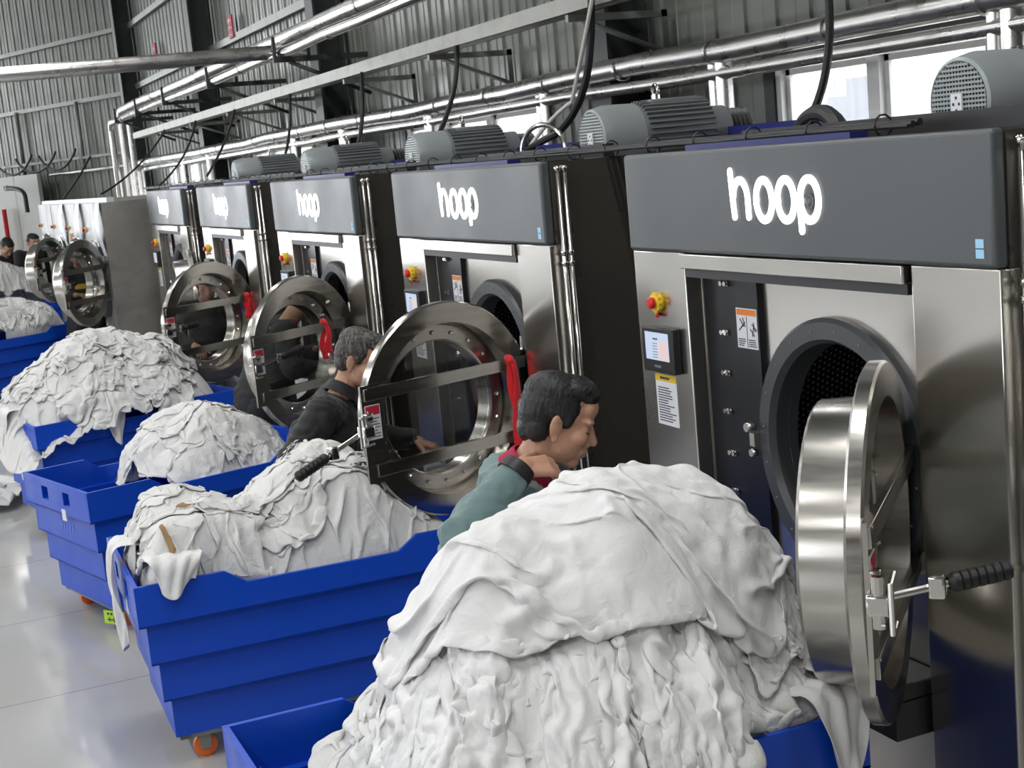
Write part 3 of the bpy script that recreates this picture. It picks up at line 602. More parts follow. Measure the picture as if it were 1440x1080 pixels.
# ================================================================== laundry carts
CAM_SCALE=1.177; ZR=.400; CL=1.14*CAM_SCALE; CW=.70*CAM_SCALE  # carts and linen scaled about the camera by this factor, corners below included
def make_cart(name_label,corner,yaw,L=CL,Wd=CW,group='blue laundry carts'):
    # corner = near-left rim corner on the floor plane; local x along the length, y across
    t=thing('laundry_cart',(corner[0],corner[1],FL),name_label,'laundry cart',group,rz=math.radians(yaw))
    ZT=ZR-FL; ZB=.117; hb=(ZT-ZB)/4; tk=.016; b=MB(); lip=.028
    for k in range(4):
        i=k*lip; x0,x1,y0,y1=i,L-i,i,Wd-i; zt=ZT-k*hb; zb=zt-hb; s=.010
        # long walls
        for yy,dy in ((y0,tk),(y1-tk,tk)):
            if k==0:
                pts=[(x0,zb),(x1,zb),(x1,zt),(x1-.315,zt),(x1-.39,zt-.052),(x0+.39,zt-.052),(x0+.315,zt),(x0,zt)]
                b.poly([(p[0],yy,p[1]) for p in pts],(0,dy,0))
            else: b.bx(x0,x1,yy,yy+dy,zb,zt)
        for xx in (x0,x1-tk):
            if k==0 and xx==x0:   # end wall with two grip slots
                ya=[y0+tk,y0+.23,y0+.31,Wd/2+.09,Wd/2+.17,y1-tk]
                za,zc=zt-.10,zt-.035
                b.bx(xx,xx+tk,ya[0],ya[5],zb,za); b.bx(xx,xx+tk,ya[0],ya[5],zc,zt)
                for q in (0,2,4): b.bx(xx,xx+tk,ya[q],ya[q+1],za,zc)
                for q in (1,3): b.bx(xx+.035,xx+.037,ya[q]-.01,ya[q+1]+.01,za-.01,zc+.01)
            else: b.bx(xx,xx+tk,y0+tk,y1-tk,zb,zt)
        if k<3: # step ledge
            b.bx(x0,x1,y0,y0+lip+tk,zb,zb+.008).bx(x0,x1,y1-lip-tk,y1,zb,zb+.008).bx(x0,x0+lip+tk,y0+lip,y1-lip,zb,zb+.008).bx(x1-lip-tk,x1,y0+lip,y1-lip,zb,zb+.008)
    b.bx(.085,L-.085,.085,Wd-.085,ZB,ZB+.015)
    o=b.build('tub',BLUE,t); m=o.modifiers.new('edge_round','BEVEL'); m.width=.006; m.segments=2; m.limit_method='ANGLE'; m.angle_limit=.7
    # embossed panel and small plates on the end wall
    MB().bx(-.0012,.002,Wd*.36,Wd*.42,ZT-.175,ZT-.12).build('end_plate',PAPER,t)
    e=MB()
    for j in range(5): e.bx(.0266,.0285,Wd*.36+j*.035,Wd*.36+j*.035+.021,ZT-.235,ZT-.20)
    e.build('embossed_mark',mat('blue_emboss',(.02,.10,.55),.3),t)
    fr=MB().bx(.10,L-.10,.10,.14,ZB-.02,ZB).bx(.10,L-.10,Wd-.14,Wd-.10,ZB-.02,ZB).bx(.10,.14,.10,Wd-.10,ZB-.02,ZB).bx(L-.14,L-.10,.10,Wd-.10,ZB-.02,ZB)
    fr.build('base_frame',GALV,t)
    for xx in (.19,L-.19):
        for yy in (.15,Wd-.15):
            c=MB().cyl((xx,yy,ZB-.02),(xx,yy,ZB-.03),.03,n=12).bx(xx-.02,xx+.02,yy-.024,yy-.02,.035,ZB-.025).bx(xx-.02,xx+.02,yy+.02,yy+.024,.035,ZB-.025)
            co=c.build('caster',GALV,t)
            MB().lathe([(-.016,.0),(-.016,.022),(-.014,.034),(-.010,.043),(.010,.043),(.014,.034),(.016,.022),(.016,0)],(xx,yy,.0435),(0,1,0),n=20).build('caster_wheel',WHEELO,co,label='orange caster wheel')
    return t
CARTS=[('nearest blue laundry cart, below the big heap at the front',(-1.640,.160),0.),
('blue laundry cart with long stepped side in full view, second from the front',(-1.639,2.437),-1.5),
('third blue laundry cart, its left end empty and grip slots showing',(-1.580,4.190),15.),
('fourth blue laundry cart, under the crumpled heap spilling over its long side',(-1.608,6.415),13.),
('blue laundry cart by the left edge, in front of the steel machines',(-1.726,12.68),28.),
('farthest blue laundry cart, only a strip of blue between far doors',(-1.432,17.15),14.)]
CO=[]
for i,(lab,cn,yw) in enumerate(CARTS): CO.append(make_cart(lab,cn,yw,Wd=.848 if i==0 else CW))
# lime tags
def lime(loc,rz,label,n,string=True):
    t=thing('lime_tag',loc,label,'tag',None,rz)
    MB().bx(-.002,.002,-.07,.07,-.03,.035).build('plate',LIME,t)
    l=MB()
    for j in range(5): l.bx(-.0032,-.002,-.055+j*.022,-.042+j*.022,.014,.026)
    l.bx(-.0032,-.002,-.045,.05,-.012,-.006).bx(-.0032,-.002,-.04,-.034,-.022,.008).bx(-.0032,-.002,0,.006,-.022,.008).bx(-.0032,-.002,.03,.036,-.02,.004)
    l.build('lettering',INK,t)
    if string: MB().cyl((0,0,.033),(.0,.0,.085),.0025,n=6).build('string',CABLE,t)
    return t
# ================================================================== cloth solver (position based, numpy)
def smooth_noise(nx,ny,cells,rng):
    out=np.zeros((ny,nx)); 
    for c,a in cells:
        g=rng.standard_normal((int(c*ny/nx)+4,c+4)); yy=np.linspace(1,g.shape[0]-3,ny); xx=np.linspace(1,g.shape[1]-3,nx)
        def cub(t): return t*t*(3-2*t)
        yi=yy.astype(int); xi=xx.astype(int); fy=cub(yy-yi)[:,None]; fx=cub(xx-xi)[None]
        out+=a*((g[yi][:,xi]*(1-fx)+g[yi][:,xi+1]*fx)*(1-fy)+(g[yi+1][:,xi]*(1-fx)+g[yi+1][:,xi+1]*fx)*fy)
    return out
class HGrid:
    def __init__(s,fn,x0,x1,y0,y1,res=.008):
        s.x0,s.y0,s.res=x0,y0,res; s.nx=int((x1-x0)/res)+2; s.ny=int((y1-y0)/res)+2
        X,Y=np.meshgrid(x0+np.arange(s.nx)*res,y0+np.arange(s.ny)*res); s.Z=fn(X,Y)
    def __call__(s,X,Y):
        u=np.clip((X-s.x0)/s.res,0,s.nx-1.001); v=np.clip((Y-s.y0)/s.res,0,s.ny-1.001); i=u.astype(int);j=v.astype(int);fu=u-i;fv=v-j
        Z=s.Z; return (Z[j,i]*(1-fu)+Z[j,i+1]*fu)*(1-fv)+(Z[j+1,i]*(1-fu)+Z[j+1,i+1]*fu)*fv
    def splat(s,P,lift=.004):
        # raise the grid to the upper surface of a cloth
        Q=np.concatenate([P.reshape(-1,3),((P[1:,1:]+P[:-1,:-1])/2).reshape(-1,3),((P[1:]+P[:-1])/2).reshape(-1,3),((P[:,1:]+P[:,:-1])/2).reshape(-1,3)])
        i=np.clip(np.round((Q[:,0]-s.x0)/s.res).astype(int),0,s.nx-1); j=np.clip(np.round((Q[:,1]-s.y0)/s.res).astype(int),0,s.ny-1)
        np.maximum.at(s.Z,(j,i),Q[:,2]+lift)
        return s
def cloth(H,XY,compx,compy,seed,iters=160,noise=((12,.02),(30,.008)),kb=.25,grav=.0016,fr=.6,lift0=.01,damp=.93,pin=0.,start=None):
    # XY: (ny,nx,2) starting layout; rest lengths are comp times the starting spacing, so the sheet buckles into folds
    ny,nx=XY.shape[:2]; rng=np.random.default_rng(seed); P=np.zeros((ny,nx,3)); P[...,:2]=XY
    nz=noise if isinstance(noise,np.ndarray) else smooth_noise(nx,ny,noise,rng)
    P[...,2]=H(P[...,0],P[...,1]); base=P.copy()
    P[...,2]+=lift0+np.maximum(nz,-.3*np.abs(nz))
    if start is not None: P=start.copy(); base=start.copy(); P[...,2]+=nz*.3
    P[...,:2]+=rng.standard_normal((ny,nx,2))*.0008
    Lh=np.linalg.norm(base[:,1:]-base[:,:-1],axis=-1); Lh=np.minimum(Lh,np.median(Lh)*2.2)*compx
    Lv=np.linalg.norm(base[1:]-base[:-1],axis=-1); Lv=np.minimum(Lv,np.median(Lv)*2.2)*compy
    Ld=np.sqrt((Lh[:-1]**2+Lv[:,:-1]**2)); Lb=(Lh[:,:-1]+Lh[:,1:]); Lc=(Lv[:-1]+Lv[1:])
    def solve(A,B,R,k,mode=0):
        d=B-A; l=np.sqrt((d*d).sum(-1))+1e-9; e=(l-R)
        if mode==1: e=np.minimum(e,0)
        c=(e/l*.5*k)[...,None]*d; A+=c; B-=c
    pinm=np.zeros((ny,nx,1)); pinm[0]=pinm[-1]=pin; pinm[:,0]=pinm[:,-1]=pin; P0=P.copy()
    prev=P.copy()
    for it in range(iters):
        v=(P-prev)*damp; prev=P.copy(); P=P+np.clip(v,-.02,.02); P[...,2]-=grav
        for s in (0,1):
            n=(nx-s)//2; solve(P[:,s:s+2*n:2],P[:,s+1:s+1+2*n:2],Lh[:,s:s+2*n:2][:,:n],1.)
            n=(ny-s)//2; solve(P[s:s+2*n:2],P[s+1:s+1+2*n:2],Lv[s:s+2*n:2][:n],1.)
        for s in (0,1):
            n=(ny-s)//2
            a=P[s:s+2*n:2]; b=P[s+1:s+1+2*n:2]; R=Ld[s:s+2*n:2][:n]
            for q in (0,1):
                m=(nx-q)//2
                solve(a[:,q:q+2*m:2],b[:,q+1:q+1+2*m:2],R[:,q:q+2*m:2][:,:m],.5)
                solve(a[:,q+1:q+1+2*m:2],b[:,q:q+2*m:2],R[:,q:q+2*m:2][:,:m],.5)
        for s in range(4):
            A=P[:,s:-2:4];B=P[:,s+2::4]; m=min(A.shape[1],B.shape[1])
            if m: solve(A[:,:m],B[:,:m],Lb[:,s::4][:,:m],kb,1)
            A=P[s:-2:4];B=P[s+2::4]; m=min(A.shape[0],B.shape[0])
            if m: solve(A[:m],B[:m],Lc[s::4][:m],kb,1)
        if pin: P[...,:2]=P[...,:2]*(1-pinm)+P0[...,:2]*pinm
        h=H(P[...,0],P[...,1])+.003; hit=P[...,2]<h
        P[...,2]=np.where(hit,np.minimum(h,P[...,2]+.03),P[...,2])
        P[...,:2]=np.where(hit[...,None],P[...,:2]*(1-fr)+prev[...,:2]*fr,P[...,:2])
    return P
def cloth_obj(P,name,m,label,cat,kind=None,group=None,mask=None,smooth_it=1,thick=.004,subd=1,parent=None):
    ny,nx=P.shape[:2]
    for _ in range(smooth_it):
        Q=P.copy(); Q[1:-1,1:-1]=P[1:-1,1:-1]*.5+.125*(P[2:,1:-1]+P[:-2,1:-1]+P[1:-1,2:]+P[1:-1,:-2]); P=Q
    idx=np.arange(nx*ny).reshape(ny,nx); F=np.stack([idx[:-1,:-1],idx[:-1,1:],idx[1:,1:],idx[1:,:-1]],-1).reshape(-1,4)
    if mask is not None:
        k=mask.reshape(-1); F=F[k[F].all(1)]
    used,inv=np.unique(F,return_inverse=True); V=P.reshape(-1,3)[used]; F=inv.reshape(-1,4)
    me=bpy.data.meshes.new(name); me.from_pydata(V.tolist(),[],F.tolist()); me.polygons.foreach_set('use_smooth',[True]*len(me.polygons))
    for mm in (m if isinstance(m,list) else [m]): me.materials.append(mm)
    o=bpy.data.objects.new(name,me); COL.objects.link(o)
    if thick: 
        so=o.modifiers.new('thickness','SOLIDIFY'); so.thickness=thick; so.offset=-1
    if subd:
        sd=o.modifiers.new('smooth','SUBSURF'); sd.levels=0; sd.render_levels=subd
    tag(o,label,cat,group,kind); 
    if parent: o.parent=parent
    return o
def layout(cx,cy,w,h,nx,ny,rot=0.,warp=0.,seed=0,round_=.0):
    u,v=np.meshgrid(np.linspace(-1,1,nx),np.linspace(-1,1,ny)); rng=np.random.default_rng(seed)
    if round_: 
        su=u*np.sqrt(1-round_*v*v/2); sv=v*np.sqrt(1-round_*u*u/2); u,v=su,sv
    x=u*w/2; y=v*h/2
    if warp: x=x+warp*smooth_noise(nx,ny,((3,1.),(6,.4)),rng); y=y+warp*smooth_noise(nx,ny,((3,1.),(6,.4)),rng)
    c,s=math.cos(rot),math.sin(rot); return np.stack([cx+c*x-s*y,cy+s*x+c*y],-1)
def local_fn(cart,fn):
    a=cart.rotation_euler.z; c,s=math.cos(a),math.sin(a); ox,oy=cart.location.x,cart.location.y
    return lambda X,Y: fn((X-ox)*c+(Y-oy)*s,-(X-ox)*s+(Y-oy)*c)
def to_world(cart,x,y):
    a=cart.rotation_euler.z; c,s=math.cos(a),math.sin(a); return cart.location.x+c*x-s*y,cart.location.y+s*x+c*y
def sstep(a,b,t): t=np.clip((t-a)/(b-a),0,1); return t*t*(3-2*t)
def bump2(X,Y,cx,cy,rx,ry,h,p=2.):
    r=np.sqrt(((X-cx)/rx)**2+((Y-cy)/ry)**2); return h*np.where(r<1,(np.cos(np.clip(r,0,1)*PI)+1)/2,0)**(p/2)
def dome(X,Y,cx,cy,rl,rr,rn,rf,h,e=2.4):
    rx=np.where(X<cx,rl,rr); ry=np.where(Y<cy,rn,rf); r=((np.abs(X-cx)/rx)**e+(np.abs(Y-cy)/ry)**e)**(1/e)
    return h*(np.clip(1-r,-3,1))
def rolls(X,Y,area,n,seed,ln=(.10,.28),wd=(.035,.075),hk=.9,ang=None):
    # overlapping bundles of twisted cloth: highest of many elongated bent rolls
    r=random.Random(seed); Z=np.zeros_like(X)
    for _ in range(n):
        cx=r.uniform(area[0],area[1]);cy=r.uniform(area[2],area[3]);a=r.uniform(0,PI) if ang is None else r.gauss(ang,.45); L=r.uniform(*ln)/2; W=r.uniform(*wd); lift=r.uniform(0,.02); bend=r.uniform(-2.,2.)
        c,s=math.cos(a),math.sin(a); u=(X-cx)*c+(Y-cy)*s; v=-(X-cx)*s+(Y-cy)*c+bend*u*u
        du=np.maximum(np.abs(u)-L,0); d2=(du/(W*1.2))**2+(v/W)**2
        Z=np.maximum(Z,np.where(d2<1,np.sqrt(np.maximum(1-d2,0))*W*hk+lift*(1-d2),0))
    return Z
def blur(Z,k):
    for _ in range(k):
        Z=Z.copy(); Z[1:-1]=(Z[:-2]+2*Z[1:-1]+Z[2:])/4; Z[:,1:-1]=(Z[:,:-2]+2*Z[:,1:-1]+Z[:,2:])/4
    return Z
def field(U,V,lam,seed,ang=None,spread=.5,n=26):
    r=np.random.default_rng(seed); out=np.zeros_like(U)
    for _ in range(n):
        a=r.uniform(0,PI) if ang is None else ang+PI/2+r.normal(0,spread); k=2*PI/lam*r.uniform(.65,1.5); out+=np.cos(k*(U*math.cos(a)+V*math.sin(a))+r.uniform(0,2*PI))
    return out/math.sqrt(n/2)
def folds(P,specs,seed,warp=.03):
    # push a cloth grid along its normals: puffy billows with sharp valleys ('b') or crested folds ('r')
    dU=np.linalg.norm(np.diff(P,axis=1),axis=-1); dV=np.linalg.norm(np.diff(P,axis=0),axis=-1)
    U=np.concatenate([np.zeros((P.shape[0],1)),np.cumsum(dU,1)],1); V=np.concatenate([np.zeros((1,P.shape[1])),np.cumsum(dV,0)],0)
    U=U-U[:,U.shape[1]//2][:,None]; V=V-V[V.shape[0]//2][None]
    tu=np.gradient(P,axis=1); tv=np.gradient(P,axis=0)
    for _ in range(6):
        for T in (tu,tv): T[1:-1,1:-1]=(T[2:,1:-1]+T[:-2,1:-1]+T[1:-1,2:]+T[1:-1,:-2]+T[1:-1,1:-1]*2)/6
    N=np.cross(tu,tv); N/=np.linalg.norm(N,axis=-1,keepdims=True)+1e-9; N=np.where(N[...,2:3]<0,-N,N)
    U=U+warp*field(U,V,.30,seed+900)+warp*.3*field(U,V,.10,seed+902); V=V+warp*field(U,V,.30,seed+901)+warp*.3*field(U,V,.10,seed+903)
    D=np.zeros_like(U)
    for i,(kind,lam,amp,ang,spr) in enumerate(specs):
        f=field(U,V,lam,seed+i*7,ang,spr); m=.35+.65*sstep(-.6,.9,field(U,V,lam*3.2,seed+i*7+400))
        g=np.sqrt(f*f+.006)
        if kind=='b': D+=amp*m*(g-.75)
        elif kind=='r': D+=amp*m*(.6-g)
        else: D+=amp*m*f
    return P+N*D[...,None]

def upsample(P):
    def up(A):
        n=A.shape[0]; B=np.zeros((2*n-1,)+A.shape[1:]); B[::2]=A; E=np.concatenate([A[:1]*2-A[1:2],A,A[-1:]*2-A[-2:-1]])
        B[1::2]=(-E[:-3]+9*E[1:-2]+9*E[2:-1]-E[3:])/16; return B
    return np.swapaxes(up(np.swapaxes(up(P),0,1)),0,1)
def drape(H,XY,cx,cy,seed,noise=((6,.05),(12,.02)),it=(110,40),fine=1.04,kb=.3,pin=.8,fr=.5,grav=.0016,up=1,fnoise=((50,.006),)):
    P=cloth(H,XY,cx,cy,seed,iters=it[0],noise=noise,kb=kb,fr=fr,grav=grav,pin=pin,lift0=.02)
    for k in range(up):
        P=upsample(P); P=cloth(H,P[...,:2],fine,fine,seed+5+k,iters=it[1],noise=fnoise,kb=.15,fr=.3,grav=grav*.6,pin=0,start=P)
    return P
def pile(H,name,label,base,pieces,region,seed,m=None,cat='linen heap',size=(.26,.5),comp=(1.3,1.7),n_it=(70,25),amp=.05,fr=.9,smooth_it=1,group=None,thick=.004,parent=None,ang=None,clip=None):
    # one heap nobody could count: a base layer, then crumpled pieces laid on it one after another
    rng=random.Random(seed); grids=[]
    if base is not None and clip: base=clip(base)
    if base is not None: grids.append(base); H.splat(base)
    for k in range(pieces):
        cx=rng.uniform(region[0],region[1]);cy=rng.uniform(region[2],region[3]); w=rng.uniform(*size);h=rng.uniform(*size)*.75; a=rng.uniform(0,PI) if ang is None else rng.gauss(ang,.4)
        nx=int(w/.0125)+4;ny=int(h/.0125)+4
        XY=layout(cx,cy,w,h,nx,ny,rot=a,round_=rng.uniform(.2,.9),warp=.02,seed=seed*31+k)
        P=drape(H,XY,rng.uniform(*comp),rng.uniform(1.05,1.3),seed*17+k,noise=((rng.choice((3,4,5)),amp),(9,amp*.4)),it=n_it,fr=fr,grav=.0012,kb=.35,pin=.5)
        if clip: P=clip(P)
        grids.append(P); H.splat(P)
    me_v=[];me_f=[];o0=0
    for P in grids:
        for _ in range(smooth_it):
            Q=P.copy(); Q[1:-1,1:-1]=P[1:-1,1:-1]*.5+.125*(P[2:,1:-1]+P[:-2,1:-1]+P[1:-1,2:]+P[1:-1,:-2]); P=Q
        ny,nx=P.shape[:2]; idx=o0+np.arange(nx*ny).reshape(ny,nx); me_f.append(np.stack([idx[:-1,:-1],idx[:-1,1:],idx[1:,1:],idx[1:,:-1]],-1).reshape(-1,4)); me_v.append(P.reshape(-1,3)); o0+=nx*ny
    me=bpy.data.meshes.new(name); me.from_pydata(np.concatenate(me_v).tolist(),[],np.concatenate(me_f).tolist()); me.polygons.foreach_set('use_smooth',[True]*len(me.polygons)); me.materials.append(m or LINEN)
    o=bpy.data.objects.new(name,me); COL.objects.link(o); so=o.modifiers.new('thickness','SOLIDIFY'); so.thickness=thick; so.offset=-1
    sd=o.modifiers.new('smooth','SUBSURF'); sd.levels=0; sd.render_levels=1
    return tag(o,label,cat,group,'stuff')

def cart_clip(cart,L=CL,Wd=CW,strict=False):
    # keep cloth below the rim inside the tub walls
    a=cart.rotation_euler.z; c,s=math.cos(a),math.sin(a); ox,oy=cart.location.x,cart.location.y
    def f(P):
        P=P.copy(); x=(P[...,0]-ox)*c+(P[...,1]-oy)*s; y=-(P[...,0]-ox)*s+(P[...,1]-oy)*c; z=P[...,2]
        ins=.026+np.clip((ZR-z)/.147,0,3.6)*.028
        out=np.maximum(np.maximum(-x,x-L),np.maximum(-y,y-Wd)); low=z<ZR+.025; over=low&(out>.02)&((x<strict*L) if strict not in (True,False) else (not strict))
        xi=np.clip(x,ins,L-ins); yi=np.clip(y,ins,Wd-ins)
        x=np.where(low&~over,xi,x); y=np.where(low&~over,yi,y)
        # cloth that went over the wall stays at least a cloth's width outside it
        y=np.where(over&(y<0),np.minimum(y,-.012),y); y=np.where(over&(y>Wd),np.maximum(y,Wd+.012),y); x=np.where(over&(x<0),np.minimum(x,-.012),x); x=np.where(over&(x>L),np.maximum(x,L+.012),x)
        P[...,0]=ox+c*x-s*y; P[...,1]=oy+s*x+c*y; return P
    return f
# ================================================================== linen heaps
import time as _t
_t0=_t.time()
def cw(cart,x,y): return to_world(cart,CAM_SCALE*x,CAM_SCALE*y)
def cart_height(cart,fn):
    # heap profiles predate the scaling about the camera; they are written for a cart 1.14 long, 0.70 wide with its rim at 0.6035
    def g(x,y): return ZR+CAM_SCALE*(fn(x/CAM_SCALE,y/CAM_SCALE)-.6035)
    return local_fn(cart,g)
c1,c2,c3,c4=CO[:4]
def H1(x,y):
    px=np.array([-.17,.01,.10,.21,.38,.49,.61,.75,.87,1.01,1.10,1.15,1.21,1.26,1.33])
    pz=np.array([.30,.38,.47,.58,.80,.94,.97,.975,.95,.89,.75,.57,.36,.25,.18])
    ridge=np.interp(x,px,pz)
    near=np.where(y<.355,(np.maximum(.355-y,0)/.46)**1.5*(ridge-.40)*.78,((y-.355)/.34)**2*(ridge-.45)*.75)
    Z=ridge-near
    Z=np.where(x>.73,Z-sstep(.73,.87,x)*sstep(.295,-.005,y)*np.maximum(Z-.50,0)*.9,Z)
    Z=np.where(y<-.035,Z-(-.035-y)*2.2,Z); Z=np.where(y>.695,Z-(y-.695)*2.,Z)
    Z=Z+rolls(x,y,(.08,1.2,-.21,.655),34,4,(.15,.45),(.05,.10),.7,ang=1.25)
    inside=(x>.03)&(x<1.1)&(y>.035)&(y<.685)
    return np.maximum(Z,np.where(inside,.30,.02))
ox,oy=cw(c1,.57,.36); G1=HGrid(cart_height(c1,H1),ox-1.25,ox+1.25,oy-1.2,oy+1.2)
G1.Z=blur(G1.Z,5)
def L1(cx,cy,w,h,nx,ny,**k): X,Y=cw(c1,cx,cy); return layout(X,Y,w*CAM_SCALE,h*CAM_SCALE,nx,ny,**k)
C1=cart_clip(c1,Wd=.848,strict=.74)
B=drape(G1,L1(.657,.275,1.16,.80,96,66,round_=.5,warp=.02,seed=1),1.35,1.2,11,noise=((11,.05),(20,.02)),it=(60,25),fr=.9,grav=.001)
ra,rb=cw(c1,.18,-.145); rc,rd=cw(c1,1.02,.485)
pile(G1,'linen_heap','mass of white laundry filling the nearest blue cart',B,15,clip=C1,region=(ra,rc,rb,rd),seed=3,ang=1.3,size=(.30,.62))
def ramp_sheet(xt,yt,wt,xb,yb,wb,nx,ny,seed,warp=.015):
    xt,yt=cw(c1,xt,yt); xb,yb=cw(c1,xb,yb); wt*=CAM_SCALE; wb*=CAM_SCALE
    u,v=np.meshgrid(np.linspace(-.5,.5,nx),np.linspace(0,1,ny)); rng=np.random.default_rng(seed)
    dx,dy=xb-xt,yb-yt; L=math.hypot(dx,dy); tx,ty=dx/L,dy/L; nxx,nyy=-ty,tx
    w=wt+(wb-wt)*v; wv=warp*smooth_noise(nx,ny,((2,1.),(5,.4)),rng)
    X=xt+dx*v+nxx*(u*w)+tx*wv; Y=yt+dy*v+nyy*(u*w)+ty*wv; return np.stack([X,Y],-1)
def vnoise(nx,ny,amp,cells,seed):
    # folds running down the strip
    r=np.random.default_rng(seed); u=np.linspace(0,1,nx)[None]; v=np.linspace(0,1,ny)[:,None]; out=0
    for k in range(4):
        f=cells*r.uniform(.6,1.3); out=out+np.sin(2*PI*(f*u+.35*np.sin(v*r.uniform(2,5)+r.uniform(0,6))+r.uniform(0,1)))
    return amp*out/2
SH=[]
G1.Z=blur(G1.Z,14)
for k,(a,cx,lab) in enumerate((
 ((.427,.375,.26,.167,-.005,.30,50,54,21),1.5,'white sheet with long folds falling to the lower left of the nearest heap'),
 ((.947,.375,.22,1.027,.065,.20,42,46,24),1.5,'white sheet slung down the right flank of the nearest heap'),
 ((.567,.295,.34,.427,-.225,.42,64,60,22),1.5,'wide white sheet with long folds hanging down the middle of the nearest heap'),
 ((.747,.295,.20,.687,-.205,.20,42,58,23),1.7,'narrow white sheet hanging straight down the front right of the nearest heap'))):
    XY=ramp_sheet(*a); P=drape(G1,XY,cx,1.0,60+k,noise=vnoise(a[6],a[7],.038,4.5,70+k),it=(70,20),fr=.85,grav=.001,kb=.5,fnoise=((14,.003),)); P=C1(folds(P,(('b',.10,.022,PI/2,.06),('b',.05,.009,PI/2,.08),('r',.03,.002,PI/2,.1)),170+k*13,.02))
    SH.append(cloth_obj(P,'white_sheet',LINENT,lab,'sheet',group=None,smooth_it=2)); G1.splat(P)
Xg,Yg=np.meshgrid(G1.x0+np.arange(G1.nx)*G1.res,G1.y0+np.arange(G1.ny)*G1.res)
tx,ty=cw(c1,.727,.315); r=np.sqrt(((Xg-tx)/(.42*CAM_SCALE))**2+((Yg-ty)/(.29*CAM_SCALE))**2); sm=blur(G1.Z,60)
G1.Z=np.maximum(G1.Z,np.where(r<1,sm+.088*np.sqrt(np.clip(1-r**4,0,1))-.01,-9))
G1.Z=blur(G1.Z,3)
P=drape(G1,L1(.727,.315,.84,.58,64,46,round_=.8,warp=.03,seed=5),1.24,1.16,31,noise=((4,.065),(8,.035)),kb=.6,fine=1.03,it=(60,25),fr=.93,grav=.0008)
P=folds(P,(('b',.24,.012,None,0),('r',.11,.006,.9,.7)),333,.05)
cloth_obj(P,'white_sheet',LINENT,'big smooth white sheet draped over the top of the nearest heap','sheet',smooth_it=2); G1.splat(P)
# ---- hanging flaps
def flap(cart,x,y,out,wt,wb,drop,label,seed,inner=.16,m=None,rise=.02,folds_n=3.,amp=.012,nm='hanging_sheet',skew=0.):
    # cloth coming out of a cart, over the rim and down outside; out = outward direction in cart plan
    a=cart.rotation_euler.z; out=Vector((out[0]*math.cos(a)-out[1]*math.sin(a),out[0]*math.sin(a)+out[1]*math.cos(a),0)).normalized(); side=Vector((-out.y,out.x,0)); L=Vector((*cw(cart,x,y),ZR)); wt*=CAM_SCALE;wb*=CAM_SCALE;drop*=CAM_SCALE;inner*=CAM_SCALE
    nu,nv=26,44; rng=random.Random(seed); ph=rng.uniform(0,6); P=np.zeros((nv,nu,3)); tot=inner+.06+drop
    for j in range(nv):
        s=tot*j/(nv-1)
        if s<inner: o=-(inner-s)-.02; z=rise+.05*math.sin(PI*s/inner*.5)
        elif s<inner+.06:
            t=(s-inner)/.06*PI/2; o=-.02+.038*math.sin(t); z=rise+.05-.038*(1-math.cos(t))
        else: o=.018+.012*math.sin((s-inner-.06)*9+ph)*min(1,(s-inner-.06)*6); z=rise+.012-(s-inner-.06)
        k=max(0,(s-inner)/(drop+.06)); w=wt+(wb-wt)*k**.8
        for i in range(nu):
            u=i/(nu-1)-.5; f=math.sin(u*2*PI*folds_n+ph+1.2*math.sin(3*k+ph))*amp*(.4+k)+.006*math.sin(u*19+k*7+ph)
            ragged=.03*math.sin(u*5+ph)*k
            q=L+out*(o+max(f,-.012))+side*(u*w+skew*k)+Vector((0,0,z+(f*.8 if s<inner else 0)-ragged)); P[j,i]=q
    return cloth_obj(P,nm,m or LINENT,label,'sheet',smooth_it=1)
flap(c1,1.062,-.008,(.10,-1),.15,.04,.22,'white cloth corner hanging over the right end of the nearest cart rim',3,folds_n=1.6,skew=.02)
# ---- second cart
def H2(x,y):
    Z=np.interp(x,[-.1,0,.1,.22,.33,.42,.54,.66,.76,.86,.95,1.05,1.2],[.45,.60,.67,.68,.64,.61,.68,.73,.74,.66,.57,.53,.46])
    Z=Z+.04-.03*sstep(.30,.02,y)-.16*sstep(.40,.70,y)
    return np.where((x>.0)&(x<1.14)&(y>.0)&(y<.70),Z,.3)+rolls(x,y,(.05,.88,.08,.62),26,41,(.12,.4),(.04,.08),.7,ang=.2)*((x>.02)&(x<.95)&(y>.03)&(y<.66))
def heap(cart,Hl,name,label,pieces,region,seed,n=(96,62),c=(.57,.35,1.08,.65),**k):
    strict=cart is not c4
    if strict:
        H0=Hl
        def Hl(x,y): E=sstep(-.01,.12,np.minimum(np.minimum(y,.70-y),np.minimum(1.14-x,x))); return .46+(H0(x,y)-.46)*E
    ox,oy=cw(cart,.57,.35); G=HGrid(cart_height(cart,Hl),ox-1.2,ox+1.2,oy-1.2,oy+1.2); G.Z=blur(G.Z,3)
    bx_,by_=cw(cart,c[0],c[1]); a=cart.rotation_euler.z
    B=drape(G,layout(bx_,by_,c[2]*CAM_SCALE,c[3]*CAM_SCALE,n[0],n[1],rot=a,round_=.25,warp=.015,seed=seed),1.35,1.2,seed,noise=((9,.05),(18,.02)),it=(60,25),fr=.9,grav=.001)
    x0,y0=cw(cart,region[0],(region[2]+region[3])/2); x1,y1=cw(cart,region[1],(region[2]+region[3])/2)
    hw=(region[3]-region[2])/2*.9*CAM_SCALE
    k.setdefault('clip',cart_clip(cart,strict=strict)); o=pile(G,name,label,B,pieces,(min(x0,x1),max(x0,x1),min(y0,y1)-hw,max(y0,y1)+hw),seed,**k)
    return o,G
h2,G2=heap(c2,H2,'linen_heap','low heap of crumpled white laundry in the second blue cart',20,(.12,.86,.14,.52),7,size=(.22,.44),amp=.05,comp=(1.3,1.8),smooth_it=2)
